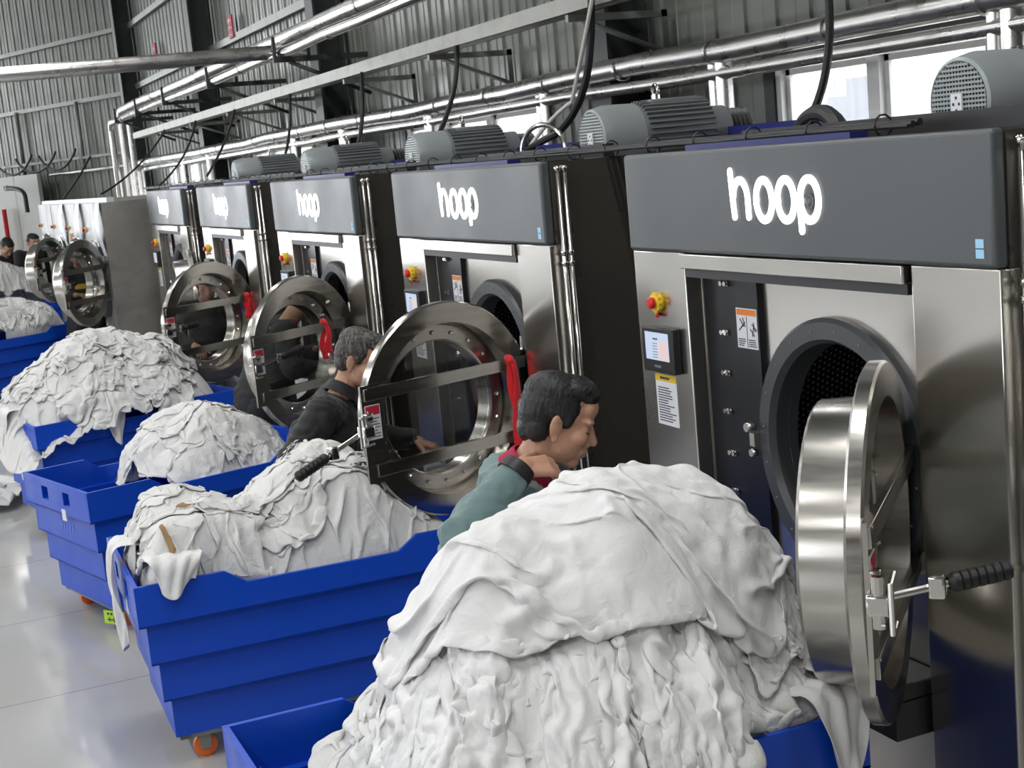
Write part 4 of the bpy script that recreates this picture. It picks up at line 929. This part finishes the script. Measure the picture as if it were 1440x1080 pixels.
flap(c2,-.008,.34,(-1,0),.16,.07,.30,'white sheet dangling down outside the left end of the second cart',8,folds_n=1.5,rise=.03)
flap(c2,.13,-.006,(0,-1),.17,.10,.06,'white hem with tan stripe folded over the near rim of the second cart',9,folds_n=1.,inner=.2,rise=.03)
def patch(G,cart,x,y,w,h,rot,m,name,label,lift=.007,n=10,cat='cloth'):
    cx,cy=cw(cart,x,y); XY=layout(cx,cy,w,h,n,n,rot=rot); P=np.zeros((n,n,3)); P[...,:2]=XY; P[...,2]=G(XY[...,0],XY[...,1])+lift
    return cloth_obj(P,name,m,label,cat,smooth_it=2,thick=.003,subd=0)
patch(G2,c2,.126,.09,.014,.08,.3,TAN,'striped_hem','tan stripe on the hem folded over the near rim of the second cart',n=6)
patch(G2,c2,.20,.20,.012,.06,.8,TAN,'striped_hem','short tan stripe near the left end of the second heap',n=6)
patch(G2,c2,.80,.17,.16,.04,.1,PRINT,'patterned_cloth','black and white patterned scrap lying on the second heap')
patch(G2,c2,.58,.34,.06,.06,.6,PRINT,'patterned_cloth','small grey patterned scrap at the back of the second heap',n=6)
patch(G2,c2,.69,.22,.034,.017,.1,REDINK,'red_label','tiny red label on the second heap',n=4)
# ---- third cart
def H3(x,y):
    Z=np.interp(x,[.24,.32,.42,.55,.70,.85,1.0,1.14],[.2,.46,.62,.72,.73,.67,.56,.5])
    Z=Z-.13*sstep(.30,.03,y)-.08*sstep(.42,.7,y)
    Z=np.where((x>.0)&(x<1.14)&(y>.0)&(y<.70),Z,.2)
    return Z+rolls(x,y,(.35,.95,.1,.6),12,43,(.15,.4),(.05,.10),.6,ang=.9)*((x>.3)&(x<1.0)&(y>.03)&(y<.66))
h3,G3=heap(c3,H3,'linen_heap','rounded heap of white laundry in the third cart, left end of it bare',9,(.45,.92,.14,.55),9,c=(.76,.35,.74,.65),n=(70,60),size=(.28,.5),amp=.045,comp=(1.2,1.5),smooth_it=2)
# ---- fourth cart
def H4(x,y):
    Z=np.interp(x,[-.2,-.08,.0,.1,.22,.34,.46,.58,.70,.82,.95,1.05,1.15],[.36,.56,.66,.74,.84,.92,.93,.93,.90,.85,.74,.63,.52])
    Z=Z-.30*sstep(.33,-.08,y)-.2*sstep(.42,.78,y)
    Z=np.where((y<-.03)|(x<-.03)|(y>.73)|(x>1.17),Z-.9*np.maximum(np.maximum(-.03-y,-.03-x),np.maximum(y-.73,x-1.17)),Z)
    return np.maximum(Z+rolls(x,y,(-.05,1.05,-.02,.65),44,45,(.08,.3),(.04,.08),.8),.05)
h4,G4=heap(c4,H4,'linen_heap','tall crumpled heap of white laundry overflowing the fourth cart',30,(.02,1.0,.02,.55),12,c=(.5,.33,1.2,.76),n=(104,68),size=(.18,.38),amp=.055,comp=(1.4,1.9),smooth_it=2)
flap(c4,.40,-.03,(.2,-1),.20,.06,.17,'pointed white cloth hanging over the long side of the fourth cart',14,folds_n=1.5,rise=.02)
flap(c4,-.03,.40,(-1,.1),.34,.16,.20,'bunched sheet hanging off the left end of the fourth cart',15,folds_n=2.,rise=.03)
# ---- far carts
def H5(x,y):
    Z=.62+.24*np.interp(x,[0,.2,.5,.75,1.0,1.14],[1.,1.,.85,.75,.45,.1])-.12*sstep(.25,0,y)-.1*sstep(.45,.7,y)
    return np.where((x>0)&(x<1.14)&(y>0)&(y<.7),Z,.3)+rolls(x,y,(.05,1.05,.05,.65),20,47,(.12,.4),(.05,.09),.7)*((x>.02)&(x<1.1)&(y>.02)&(y<.68))
heap(CO[4],H5,'linen_heap','white laundry heaped in the cart at the left edge',8,(.1,1.0,.1,.55),15,n=(66,44),size=(.28,.5))
def H6(x,y):
    Z=.62+.38*np.interp(x,[-.1,0,.3,.6,.9,1.14],[.9,1.,1.,.85,.40,.05])-.15*sstep(.25,0,y)-.1*sstep(.45,.7,y)
    return np.where((x>-.1)&(x<1.14)&(y>-.05)&(y<.75),Z,.3)+rolls(x,y,(.0,1.0,.05,.65),22,48,(.12,.4),(.06,.11),.8)*((x>.0)&(x<1.1)&(y>.02)&(y<.68))
heap(CO[5],H6,'linen_heap','farthest tall heap of white laundry, in front of the two men in black',8,(.05,.9,.1,.55),16,n=(66,44),size=(.28,.5))
# laundry on the floor left of the fourth cart
def HF(X,Y): return FL+.02+.12*np.clip(1-((X+1.90)/.34)**2-((Y-7.91)/.46)**2,0,1)**.7+rolls(X,Y,(-2.2,-1.65,7.5,8.3),14,49,(.1,.25),(.03,.06),.7)*(((X+1.90)/.32)**2+((Y-7.91)/.44)**2<1)
GF=HGrid(HF,-2.6,-1.2,7.1,8.8)
pile(GF,'floor_laundry','small pile of white laundry lying on the floor left of the fourth cart',drape(GF,layout(-1.90,7.91,.62,.8,48,60,round_=.9,warp=.03,seed=2),1.3,1.2,77,it=(60,20),fr=.9),4,(-2.05,-1.75,7.7,8.1),18,size=(.2,.35))
lime((*to_world(c3,.10,.13),FL+.06),math.radians(35),'lime green tag with black marks low at the left end of the third cart',1)
lime((*to_world(c4,.026,.40),.14),math.radians(13),'small lime green tag on the left end wall of the fourth cart',2,False)
print('heaps',_t.time()-_t0)
# ================================================================== older bare-steel machines at the far end
FX=-.33; FW=1.56; FH=1.635
FILM=mat('white_protective_film',(.52,.54,.60),.4); FILMG=mat('pale_green_film',(.60,.74,.70),.4); YTAPE=mat('yellow_tape',(.75,.62,.08),.5); KRAFT=mat('orange_brown_card',(.55,.25,.10),.7)
STEELD=mat('dull_machine_steel',(.22,.22,.205),.7,.0,spec=.1,noise_rough=((3,3,3),.28,.45))
def far_machine(k,label,open_theta,r=.417):
    y0=11.80+k*(FW+.03); t=thing('steel_machine',(FX,y0,0),label,'washing machine','bare steel machines at the far end')
    D=1.9; c=MB().bx(0,D,0,.02,.05-.30,FH).bx(0,D,FW-.02,FW,.05-.30,FH).bx(0,D,.02,FW-.02,FH-.02,FH).bx(D-.02,D,.02,FW-.02,.05-.30,FH-.02).bx(.0,.3,.05,FW-.05,FL,-.25)
    c.build('cabinet',STEELV,t)
    # front plate with round opening
    p=MB(); n=48; yc,zc,R=.80,.86,.34; A=[];B=[]
    for i in range(n):
        a=2*PI*i/n; ca,sa=math.cos(a),math.sin(a); q=min((FW-.02-yc)/ca if ca>1e-6 else (.02-yc)/ca if ca<-1e-6 else 9,(1.2-zc)/sa if sa>1e-6 else (-.25-zc)/sa if sa<-1e-6 else 9)
        A.append(p.bm.verts.new((.04,yc+R*ca,zc+R*sa)));B.append(p.bm.verts.new((.04,yc+q*ca,zc+q*sa)))
    for i in range(n): p._f([A[i],A[(i+1)%n],B[(i+1)%n],B[i]],False)
    p.bx(-.005,.0,.0,FW,1.2,FH).bx(.0005,.05,.021,FW-.021,1.2,FH-.03).bx(-.005,.0,0,.16,-.25,1.2).bx(-.005,.0,FW-.28,FW,-.25,1.2); p.build('front_panel',STEELD,t)
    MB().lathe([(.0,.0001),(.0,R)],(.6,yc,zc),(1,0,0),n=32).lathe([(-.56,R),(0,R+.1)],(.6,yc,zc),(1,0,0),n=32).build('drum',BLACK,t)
    MB().lathe([(.03,R),(-.02,R),(-.02,R+.05),(.04,R+.05)],(.0,yc,zc),(1,0,0),n=40).build('opening_ring',RUBBER,t)
    MB().bx(-.012,-.005,FW-.30,FW-.16,.95,1.05).build('touch_screen',BLACK,t)
    MB().lathe([(0,.03),(.015,.03),(.018,0)],(-.005,FW-.16,1.36),(-1,0,0),n=14).build('emergency_stop',YEL,t); MB().lathe([(0,.018),(.03,.018),(.032,0)],(-.02,FW-.16,1.36),(-1,0,0),n=14).build('stop_button',RED,t)
    MB().bx(-.012,-.005,.5,1.1,1.20,1.26).build('handle_strip',CHROME,t)
    # peeling film strips and tape
    if k<3:
        f=MB(); z1=FH; P=[[(-.02-.03*math.sin(j*.5),.03+(.30-.18*(j/12)**2)*(i/3),z1-j*.07) for i in range(4)] for j in range(12)]; f.grid(P); f.build('protective_film',FILM if k<2 else FILMG,t)
        MB().bx(-.009,-.005,.36,.44,FH-.16,FH-.01).build('tape_strip',YTAPE,t)
    if k==1: MB().bx(-.012,-.006,FW-.5,FW-.2,1.05,1.3).build('card_sheet',KRAFT,t)
    if open_theta: make_door(t,math.radians(open_theta),(-.16,.02,.02),hy=.2,hx=.0,zc=.9,R=r)
    else: MB().lathe([(-.06,R-.02),(-.06,R+.04),(-.02,R+.06),(-.02,R-.02)],(.0,yc,zc),(1,0,0),n=40).build('closed_door_ring',DOORST,t)
far_machine(0,'bare steel machine with tall plain side, first beyond the lit dryers, its round door open',143)
far_machine(1,'bare steel machine with orange card on it, second beyond the lit dryers',None)
far_machine(2,'bare steel machine third beyond the lit dryers, its small far door open',143,.38)
far_machine(3,'bare steel machine at the far end of the row, beside the white partition',None)
tag(MB().bx(FX+.05,FX+.12,11.8,18.1,FH,FH+.045).build('roof_conduit',mat('pale_cable_duct',(.55,.60,.60),.4)),'pale duct lying along the tops of the bare steel machines','duct')
# red ribbons tied to the door bars
def ribbon(top,tails,label,w=.022):
    t=MB(); top=Vector(top)
    for k,(dx,L,s) in enumerate(tails):
        P=[]
        for j in range(13):
            v=j/12; c=top+Vector((dx*v+.012*math.sin(v*5+s),-.012-.006*math.sin(v*4+s),-L*v)); ww=w*(.6+.9*v if k==0 else .5+.5*v); a=.6*math.sin(v*3+s)
            d=Vector((math.cos(a),math.sin(a)*.5,0))*ww
            P.append([c-d,c+Vector((0,.004,0)),c+d])
        t.grid(P)
    t.ell(top,(.02,.028,.022),nu=10,nv=6)
    o=t.build('red_ribbon',REDCLOTH); so=o.modifiers.new('thickness','SOLIDIFY'); so.thickness=.002
    return tag(o,label,'ribbon')
ribbon((-.045,2.735,.94),((.035,.40,1.),(.02,.30,3.)),'long red ribbon on the second door, left of the black-haired man')
ribbon((-.163,4.985,.945),((.02,.17,0.),(-.015,.20,2.)),'red ribbon with two tails on the third round door',.02)
ribbon((-.012,7.43,.94),((.012,.16,.5),(-.005,.11,2.)),'short red ribbon on the fourth round door')
ribbon((.02,.43,.95),((-.02,.26,1.),(.0,.2,2.)),'red ribbon by the hinge of the nearest open door')
tag(MB().cyl(along(4.35,FL,.6),along(4.35,1.55,.6),.05,n=12).build('red_post',RED),'red post in front of the white partition at the left edge','post')
# ================================================================== people (several moved back by scaling their joints about the camera)
def solidify(mb,name,m,voxel,parent=None,smooth=4,noise_amp=0.,nscale=14.,seed=0,link=True):
    # overlapping closed shapes -> one continuous skin
    me=mb.mesh(name,m); o=bpy.data.objects.new(name,me); COL.objects.link(o)
    r=o.modifiers.new('r','REMESH'); r.mode='VOXEL'; r.voxel_size=voxel
    s=o.modifiers.new('s','SMOOTH'); s.iterations=smooth; s.factor=.5
    dg=bpy.context.evaluated_depsgraph_get(); new=bpy.data.meshes.new_from_object(o.evaluated_get(dg)); o.modifiers.clear(); o.data=new; bpy.data.meshes.remove(me)
    if not new.materials:
        for mm in (m if isinstance(m,(list,tuple)) else [m]): new.materials.append(mm)
    new.polygons.foreach_set('use_smooth',[True]*len(new.polygons))
    if noise_amp:
        n=len(new.vertices); co=np.zeros(n*3); nr=np.zeros(n*3); new.vertices.foreach_get('co',co); new.vertices.foreach_get('normal',nr); co=co.reshape(-1,3); nr=nr.reshape(-1,3)
        U=co[:,0]*1.+co[:,1]*.7; V=co[:,2]
        d=np.abs(field(U+.02*field(U,V,.2,seed+5),V+.03*field(U,V,.25,seed+6),1/nscale,seed,None,.5))-.7
        new.vertices.foreach_set('co',(co+nr*(noise_amp*d)[:,None]).reshape(-1)); new.update()
    o.parent=parent; return o
def limb(mb,pts,rs,n=14):
    for (a,b),(ra,rb) in zip(zip(pts,pts[1:]),zip(rs,rs[1:])): mb.cyl(a,b,ra,rb,n=n)
    for p,r in zip(pts,rs): mb.ell(p,(r,r,r),nu=n,nv=8)
def frame_from(f,up=(0,0,1)):
    f=Vector(f).normalized(); l=Vector(up).cross(f).normalized(); u=f.cross(l); return Matrix((f,l,u)).transposed()
class Head:
    def __init__(s,c,f,k=1.): s.c=Vector(c); s.M=frame_from(f); s.k=k
    def p(s,x,y,z): return s.c+s.M@Vector((x,y,z))*s.k
    def e(s,mb,c,r,rot=None,**k): mb.ell(s.p(*c),tuple(q*s.k for q in r),R=s.M@(Euler(rot).to_matrix() if rot else Matrix.Identity(3)),**k)
def head_skin(mb,h,big_ear=1.):
    e=h.e
    e(mb,(-.014,0,.036),(.094,.074,.082)); e(mb,(.030,0,-.025),(.058,.060,.085)); e(mb,(.018,0,-.065),(.055,.054,.045)); e(mb,(.058,0,-.096),(.024,.026,.020))
    for s in (1,-1):
        e(mb,(.052,s*.040,-.024),(.030,.024,.026)); e(mb,(.070,s*.030,.024),(.018,.028,.010)); e(mb,(.064,s*.033,-.001),(.0165,.0155,.0125)); e(mb,(.088,s*.013,-.038),(.011,.010,.009))
        e(mb,(-.014,s*.077,-.008),(.019,.007,.032),rot=(0,-.15,s*-.35)); e(mb,(-.008,s*.076,-.036),(.010,.006,.012)); e(mb,(-.018,s*.080,.010),(.014,.007,.016),rot=(0,0,s*-.4))
    e(mb,(.074,0,.030),(.014,.030,.016)); e(mb,(.060,0,.055),(.032,.055,.035))
    limb(mb,[h.p(.080,0,.014),h.p(.094,0,-.012),h.p(.104,0,-.032)],[.008,.010,.0125],10)
    e(mb,(.068,0,-.062),(.024,.034,.028)); e(mb,(.088,0,-.0585),(.009,.021,.006)); e(mb,(.086,0,-.0715),(.009,.018,.0065))
def face_parts(root,h,hairm,look_down=True):
    b=MB()
    for s in (1,-1):
        pts=[h.p(.081-.010*abs(t)**2-.006*t,s*(.012+.036*t),.024+.006*math.sin(t*PI)-.004*t) for t in [j/8 for j in range(9)]]; b.tube(pts,[.002]+[.0038]*6+[.003,.0015],n=6)
    b.build('eyebrow',hairm,root)
    l=MB()
    for s in (1,-1):
        pts=[h.p(.0815-.010*((j-4)/4)**2*(.7)-.002*j/4,s*(.020+.0035*j),-.004-.0035*math.sin(j/8*PI)) for j in range(9)]; l.tube(pts,[.0012]+[.0024]*7+[.0012],n=6)
    l.build('eyelash_line',IRIS,root)
    m=MB(); m.tube([h.p(.0945-.010*(t*2-1)**2,.021*(t*2-1),-.065-.002*abs(t*2-1)) for t in [j/8 for j in range(9)]],[.0008]+[.0022]*7+[.0008],n=6); m.build('mouth_line',LIP,root)
def hand(mb,w,d,n,side,curl=(.35,.5,.4),spread=.12,s=1.):
    # w wrist, d finger direction, n back-of-hand normal, side=+1 thumb on +lateral
    w=Vector(w);d=Vector(d).normalized();n=(Vector(n)-d*Vector(n).dot(d)).normalized();l=d.cross(n)*side
    def pt(a,b,c): return w+(d*a+l*b+n*c)*s
    for b in (-.028,-.010,.010,.028): mb.cyl(pt(.0,b*.6,0),pt(.088,b,.0),.015*s,.0115*s,n=10); mb.ell(pt(.088,b,0),(.0125*s,)*3,nu=10,nv=6)
    mb.ell(pt(.045,.0,-.004),(.042*s,.030*s,.014*s),R=Matrix((d,l,n)).transposed()); limb(mb,[pt(-.03,0,0),pt(.02,0,0)],[.025*s,.024*s],12)
    for b,L,sp in ((-.029,.060,-1.3),(-.0098,.076,-.4),(.0098,.082,.4),(.029,.074,1.2)):
        p=pt(.090,b,0); a=0.; pts=[p]
        for k,f in enumerate((.46,.30,.24)):
            a+=curl[k]; v=d*math.cos(a)-n*math.sin(a)+l*(sp*spread*.3); p=p+v.normalized()*L*f*s; pts.append(p)
        limb(mb,pts,[.0098*s,.0090*s,.0084*s,.0072*s],10)
    p=pt(.022,.030,-.006); pts=[p]; a=.75
    for L,da in ((.038,-.12),(.032,-.15),(.026,-.1)):
        v=d*math.cos(a)+l*math.sin(a)-n*.35; p=p+v.normalized()*L*s; pts.append(p); a+=da
    limb(mb,pts,[.014*s,.0115*s,.0105*s,.0085*s],10)
def torso_pts(N,Pv,S): pass
def person(label,Hc,face,neck,chest,pelvis,shoulders,arms,feet,top_m,hair_m,skin_m=SKIN,leg_m=NAVY,voxel=.006,hair='full',sleeve=True,collar=None,cloth_vox=.010,cuff=None,fold=.005,hs=1.):
    root_mb=MB(); h=Head(Hc,face,hs); N=Vector(neck);C=Vector(chest);Pv=Vector(pelvis); SL=[Vector(q) for q in shoulders]
    head_skin(root_mb,h)
    limb(root_mb,[h.p(-.030,0,-.045),h.p(-.03,0,-.09),N,N+(C-N)*.3],[.054,.052,.056,.07])
    limb(root_mb,[N+(C-N)*.4,C,(C+Pv)/2,Pv],[.085,.125,.12,.125],18)
    hips=[]
    lat=(SL[0]-SL[1]).normalized()
    for sgn,(sh,(el,wr,hd,hn,sd,curl)) in zip((1,-1),zip(SL,arms)):
        limb(root_mb,[N+(C-N)*.35,sh],[.06,.052]); limb(root_mb,[sh,el,wr],[.050,.038,.026]); hand(root_mb,wr,hd,hn,sd,curl)
    for sgn,ft in zip((1,-1),feet):
        hip=Pv+lat*sgn*.085+Vector((0,0,-.04)); ft=Vector(ft); an=ft+Vector((0,0,.08)); dd=an-hip; hh=math.sqrt(max(.0016,.43**2-(dd.length/2)**2)) if dd.length<.86 else .02; fw=(h.M@Vector((1,0,0))).to_2d().to_3d().normalized(); dn=dd.normalized(); kd=(fw-dn*fw.dot(dn)).normalized(); kn=(hip+an)/2+kd*hh
        limb(root_mb,[hip,kn,an],[.085,.058,.042]); hips.append((hip,kn,an,ft))
    body=solidify(root_mb,'person',skin_m,voxel,smooth=2); tag(body,label,'person'); fdir=(h.M@Vector((1,0,0))).to_2d().to_3d().normalized()
    # jacket / shirt
    j=MB(); limb(j,[N+(C-N)*.42,C,(C+Pv)/2,Pv,Pv+(Pv-C)*.12],[.105,.155,.152,.16,.158],22)
    for sh,(el,wr,*_) in zip(SL,arms):
        limb(j,[N+(C-N)*.38,sh],[.085,.078]); 
        if sleeve: wq=Vector(el)+(Vector(wr)-Vector(el))*.86; limb(j,[sh,Vector(el),wq],[.074,.066,.047])
        else: limb(j,[sh,sh+(Vector(el)-sh)*.6],[.07,.066])
    j.lathe([(0,.062),(.03,.072),(.05,.10)],N-(N-C)*.02,(C-N),n=20)
    jo=solidify(j,'jacket' if sleeve else 't_shirt',top_m,cloth_vox,body,smooth=3,noise_amp=fold,nscale=11,seed=int(abs(Hc[1])*100))
    if cuff:
        for sh,(el,wr,*_) in zip(SL,arms): cm=MB(); el=Vector(el);wr=Vector(wr); cm.lathe([(0,.036),(0,.050),(.035,.046),(.035,.030)],el+(wr-el)*.89,wr-el,n=20,closed=True).build('cuff',cuff,body,label='black knitted cuff')
    if collar:
        cm=MB(); ax=(h.p(-.03,0,-.09)-N); cm.lathe([(-.005,.085),(.02,.074),(.045,.068),(.047,.062),(.02,.066),(-.005,.075)],N+ax*.05,ax,n=24,closed=True); cm.build('collar',collar[0],body,label=collar[1])
    tr=MB()
    for hip,kn,an,ft in hips: limb(tr,[hip,kn,an],[.105,.078,.062],18)
    limb(tr,[Pv+(C-Pv)*.12,Pv,Pv+Vector((0,0,-.06))],[.135,.145,.13],18)
    solidify(tr,'trousers',leg_m,.012,body,smooth=3,noise_amp=.006,nscale=9,seed=3)
    for hip,kn,an,ft in hips:
        s=MB(); q=ft+Vector((0,0,.04)); s.ell(q+fdir*.05,(.14,.05,.042),R=frame_from(fdir)); s.ell(q-fdir*.03+Vector((0,0,.02)),(.06,.045,.055),R=frame_from(fdir)); s.box(q+fdir*.05-Vector((0,0,.028)),(.25,.085,.02),R=frame_from(fdir),bevel=.008); solidify(s,'shoe',SHOE,.008,body,smooth=2)
    # hair
    g=MB(); e=h.e
    if hair=='full':
        e(g,(-.030,0,.070),(.088,.079,.060)); e(g,(-.062,0,.022),(.058,.077,.078)); e(g,(.022,0,.098),(.058,.066,.034)); e(g,(.052,.0,.088),(.034,.058,.028)); e(g,(.066,.018,.082),(.022,.034,.020))
        for s in (1,-1): e(g,(-.020,s*.052,.045),(.062,.030,.050)); e(g,(.010,s*.064,.022),(.020,.012,.030)); e(g,(-.055,s*.045,-.02),(.035,.030,.045))
        e(g,(-.075,0,-.030),(.035,.055,.045))
    else:
        e(g,(-.030,0,.062),(.084,.077,.058)); e(g,(-.062,0,.018),(.054,.074,.070)); e(g,(.018,0,.090),(.060,.062,.030)); e(g,(.05,0,.084),(.028,.05,.018))
        for s in (1,-1): e(g,(-.022,s*.050,.042),(.056,.029,.046))
    solidify(g,'hair',hair_m,.005,body,smooth=2,noise_amp=.0016,nscale=70,seed=9)
    face_parts(body,h,hair_m)
    return body,h
V=Vector
# black-haired man leaning over the nearest heap
m1,h1=person('black-haired man in a grey-teal jacket with red collar, stooping behind the nearest heap',(-.592,1.10,1.003),(.86,-.34,-.36),(-.69,1.157,.862),(-.765,1.20,.68),(-.87,1.26,.42),
 [(-.675,1.355,.81),(-.755,1.02,.78)],
 [(V((-.50,1.47,.65)),V((-.30,1.33,.65)),(.9,-.4,-.1),(0,0,1),1,(.4,.5,.4)),(V((-.967,.94,.774)),V((-.777,.985,.920)),(.97,.05,-.10),(.1,-.55,.8),-1,(.5,.7,.5))],
 [(-.82,1.38,FL),(-.85,1.14,FL)],TEAL,HAIR,voxel=.0045,cuff=BLACK,collar=(REDCOL,'red shirt collar'),hs=1.04)
# grey-haired man in black
m2,h2_=person('grey-haired man in a black jacket, half hidden behind the second round door',(-.392,3.45,.927),(.70,-.60,-.42),(-.495,3.483,.780),(-.60,3.47,.58),(-.70,3.47,.33),
 [(-.466,3.665,.752),(-.62,3.34,.741)],
 [(V((-.33,3.63,.56)),V((-.16,3.52,.52)),(.8,-.4,-.4),(0,0,1),1,(.4,.5,.4)),(V((-.806,3.264,.555)),V((-.70,3.22,.42)),(.6,-.2,-.7),(0,-1,.3),-1,(.4,.5,.4))],
 [(-.66,3.58,FL),(-.70,3.36,FL)],BLACKCL,HAIRG,voxel=.005,hs=1.04,collar=(BLACKCL,'black jacket collar'))
m2.location.x=-.045
# man behind the third door
m3,h3_=person('man in a dark top bending behind the third round door',(-.10,5.50,1.03),(.75,.2,-.62),(-.22,5.53,.91),(-.32,5.56,.72),(-.40,5.60,.50),
 [(-.22,5.72,.87),(-.28,5.37,.87)],
 [(V((-.14,5.75,.66)),V((-.02,5.62,.72)),(.9,0,-.1),(0,0,1),1,(.4,.5,.4)),(V((-.30,5.22,.69)),V((-.14,5.25,.66)),(.9,.1,-.1),(0,0,1),-1,(.4,.5,.4))],
 [(-.36,5.72,FL),(-.38,5.50,FL)],CHARC,HAIR,voxel=.006,hair='short')
# man seen through the fourth door
m4,h4_=person('man in a charcoal round-neck top facing us, seen through the fourth door glass',(-.13,8.20,1.0),(-.15,-.85,-.42),(-.13,8.31,.86),(-.12,8.38,.66),(-.10,8.46,.44),
 [(.08,8.34,.82),(-.33,8.31,.82)],
 [(V((.08,8.20,.60)),V((.02,8.02,.58)),(0,-.9,-.3),(0,0,1),1,(.4,.5,.4)),(V((-.40,8.16,.60)),V((-.32,7.98,.58)),(.2,-.9,-.3),(0,0,1),-1,(.4,.5,.4))],
 [(-.02,8.50,FL),(-.24,8.50,FL)],CHARC,HAIR,voxel=.006,hair='short',skin_m=SKIN2)
# man at the first far machine, pink forehead above the door
m5,h5_=person('man with pink forehead showing above the first far round door',(-.52,12.75,1.14),(-.3,-.8,-.45),(-.50,12.86,1.00),(-.49,12.92,.78),(-.48,13.0,.54),
 [(-.30,12.90,.96),(-.70,12.86,.96)],
 [(V((-.26,12.75,.74)),V((-.36,12.55,.78)),(-.6,-.6,0),(0,0,1),1,(.4,.5,.4)),(V((-.76,12.7,.74)),V((-.62,12.52,.74)),(.6,-.6,0),(0,0,1),-1,(.4,.5,.4))],
 [(-.44,13.04,FL),(-.62,13.02,FL)],NAVY,HAIR,voxel=.007,hair='short',skin_m=SKIN2)
b=MB().bx(-.055,.055,-.004,.004,-.02,.03); o=b.build('chest_badge',YEL,m5,label='yellow patch on the chest'); o.location=(-.53,12.715,.80)
# two men in black at the far end
def far_man(x,y,hz,face,label,hair):
    f=V(face).normalized(); l=V((-f.y,f.x,0)).normalized(); c=V((x,y,hz)); fx=V((f.x,f.y,0)).normalized()
    n=c-fx*.10+V((0,0,-.12)); ch=n-fx*.10+V((0,0,-.22)); pv=ch-fx*.08+V((0,0,-.26))
    return person(label,c,face,n,ch,pv,[n+l*.19+V((0,0,-.03)),n-l*.19+V((0,0,-.03))],
     [(n+l*.24+fx*.06+V((0,0,-.30)),n+l*.14+fx*.24+V((0,0,-.34)),tuple(fx),(0,0,1),-1,(.4,.5,.4)),(n-l*.24+fx*.06+V((0,0,-.30)),n-l*.14+fx*.24+V((0,0,-.34)),tuple(fx),(0,0,1),1,(.4,.5,.4))],
     [(pv.x+l.x*.1,pv.y+l.y*.1,FL),(pv.x-l.x*.1,pv.y-l.y*.1,FL)],BLACKCL,hair,voxel=.008,hair='short',cloth_vox=.014,hs=1.08)
far_man(-.42,18.6,1.115,(.3,-.9,-.35),'far man in black, standing right of the other, face turned towards us',HAIR)
far_man(-.74,19.1,1.08,(.25,-.6,-.8),'far man in black with his dark-haired head bent down, nearest the left edge',HAIR)
# ================================================================== camera, sky, view
cam=bpy.data.cameras.new('camera'); co=bpy.data.objects.new('camera',cam); COL.objects.link(co)
cam.sensor_fit='HORIZONTAL'; cam.sensor_width=36.; cam.lens=2008.35/1440*36.; cam.clip_end=200.; cam.clip_start=.05
r=Vector((0.91263318,-0.39821556,-0.09233121));u=Vector((0.14775103,0.11074129,0.98280517));f=Vector((0.38114343,0.91058264,-0.15990294))
M=Matrix.Identity(4)
for i in range(3): M[i][0]=r[i];M[i][1]=u[i];M[i][2]=-f[i]
M.translation=Vector((-2.21665,-2.46347,1.75422)); co.matrix_world=M; scn.camera=co
cam.dof.use_dof=True; cam.dof.focus_distance=4.0; cam.dof.aperture_fstop=FSTOP
wd=bpy.data.worlds.new('overcast_sky'); scn.world=wd; wd.use_nodes=True
bg=wd.node_tree.nodes['Background']; bg.inputs[0].default_value=(.93,.96,1.,1); bg.inputs[1].default_value=SKY
scn.view_settings.view_transform='Standard'; scn.view_settings.look='None'; scn.view_settings.exposure=EXPO; scn.view_settings.gamma=1.
scn.view_settings.use_curve_mapping=False
scn.cycles.use_denoising=True; scn.cycles.max_bounces=8; scn.cycles.transparent_max_bounces=16; scn.cycles.sample_clamp_indirect=6.
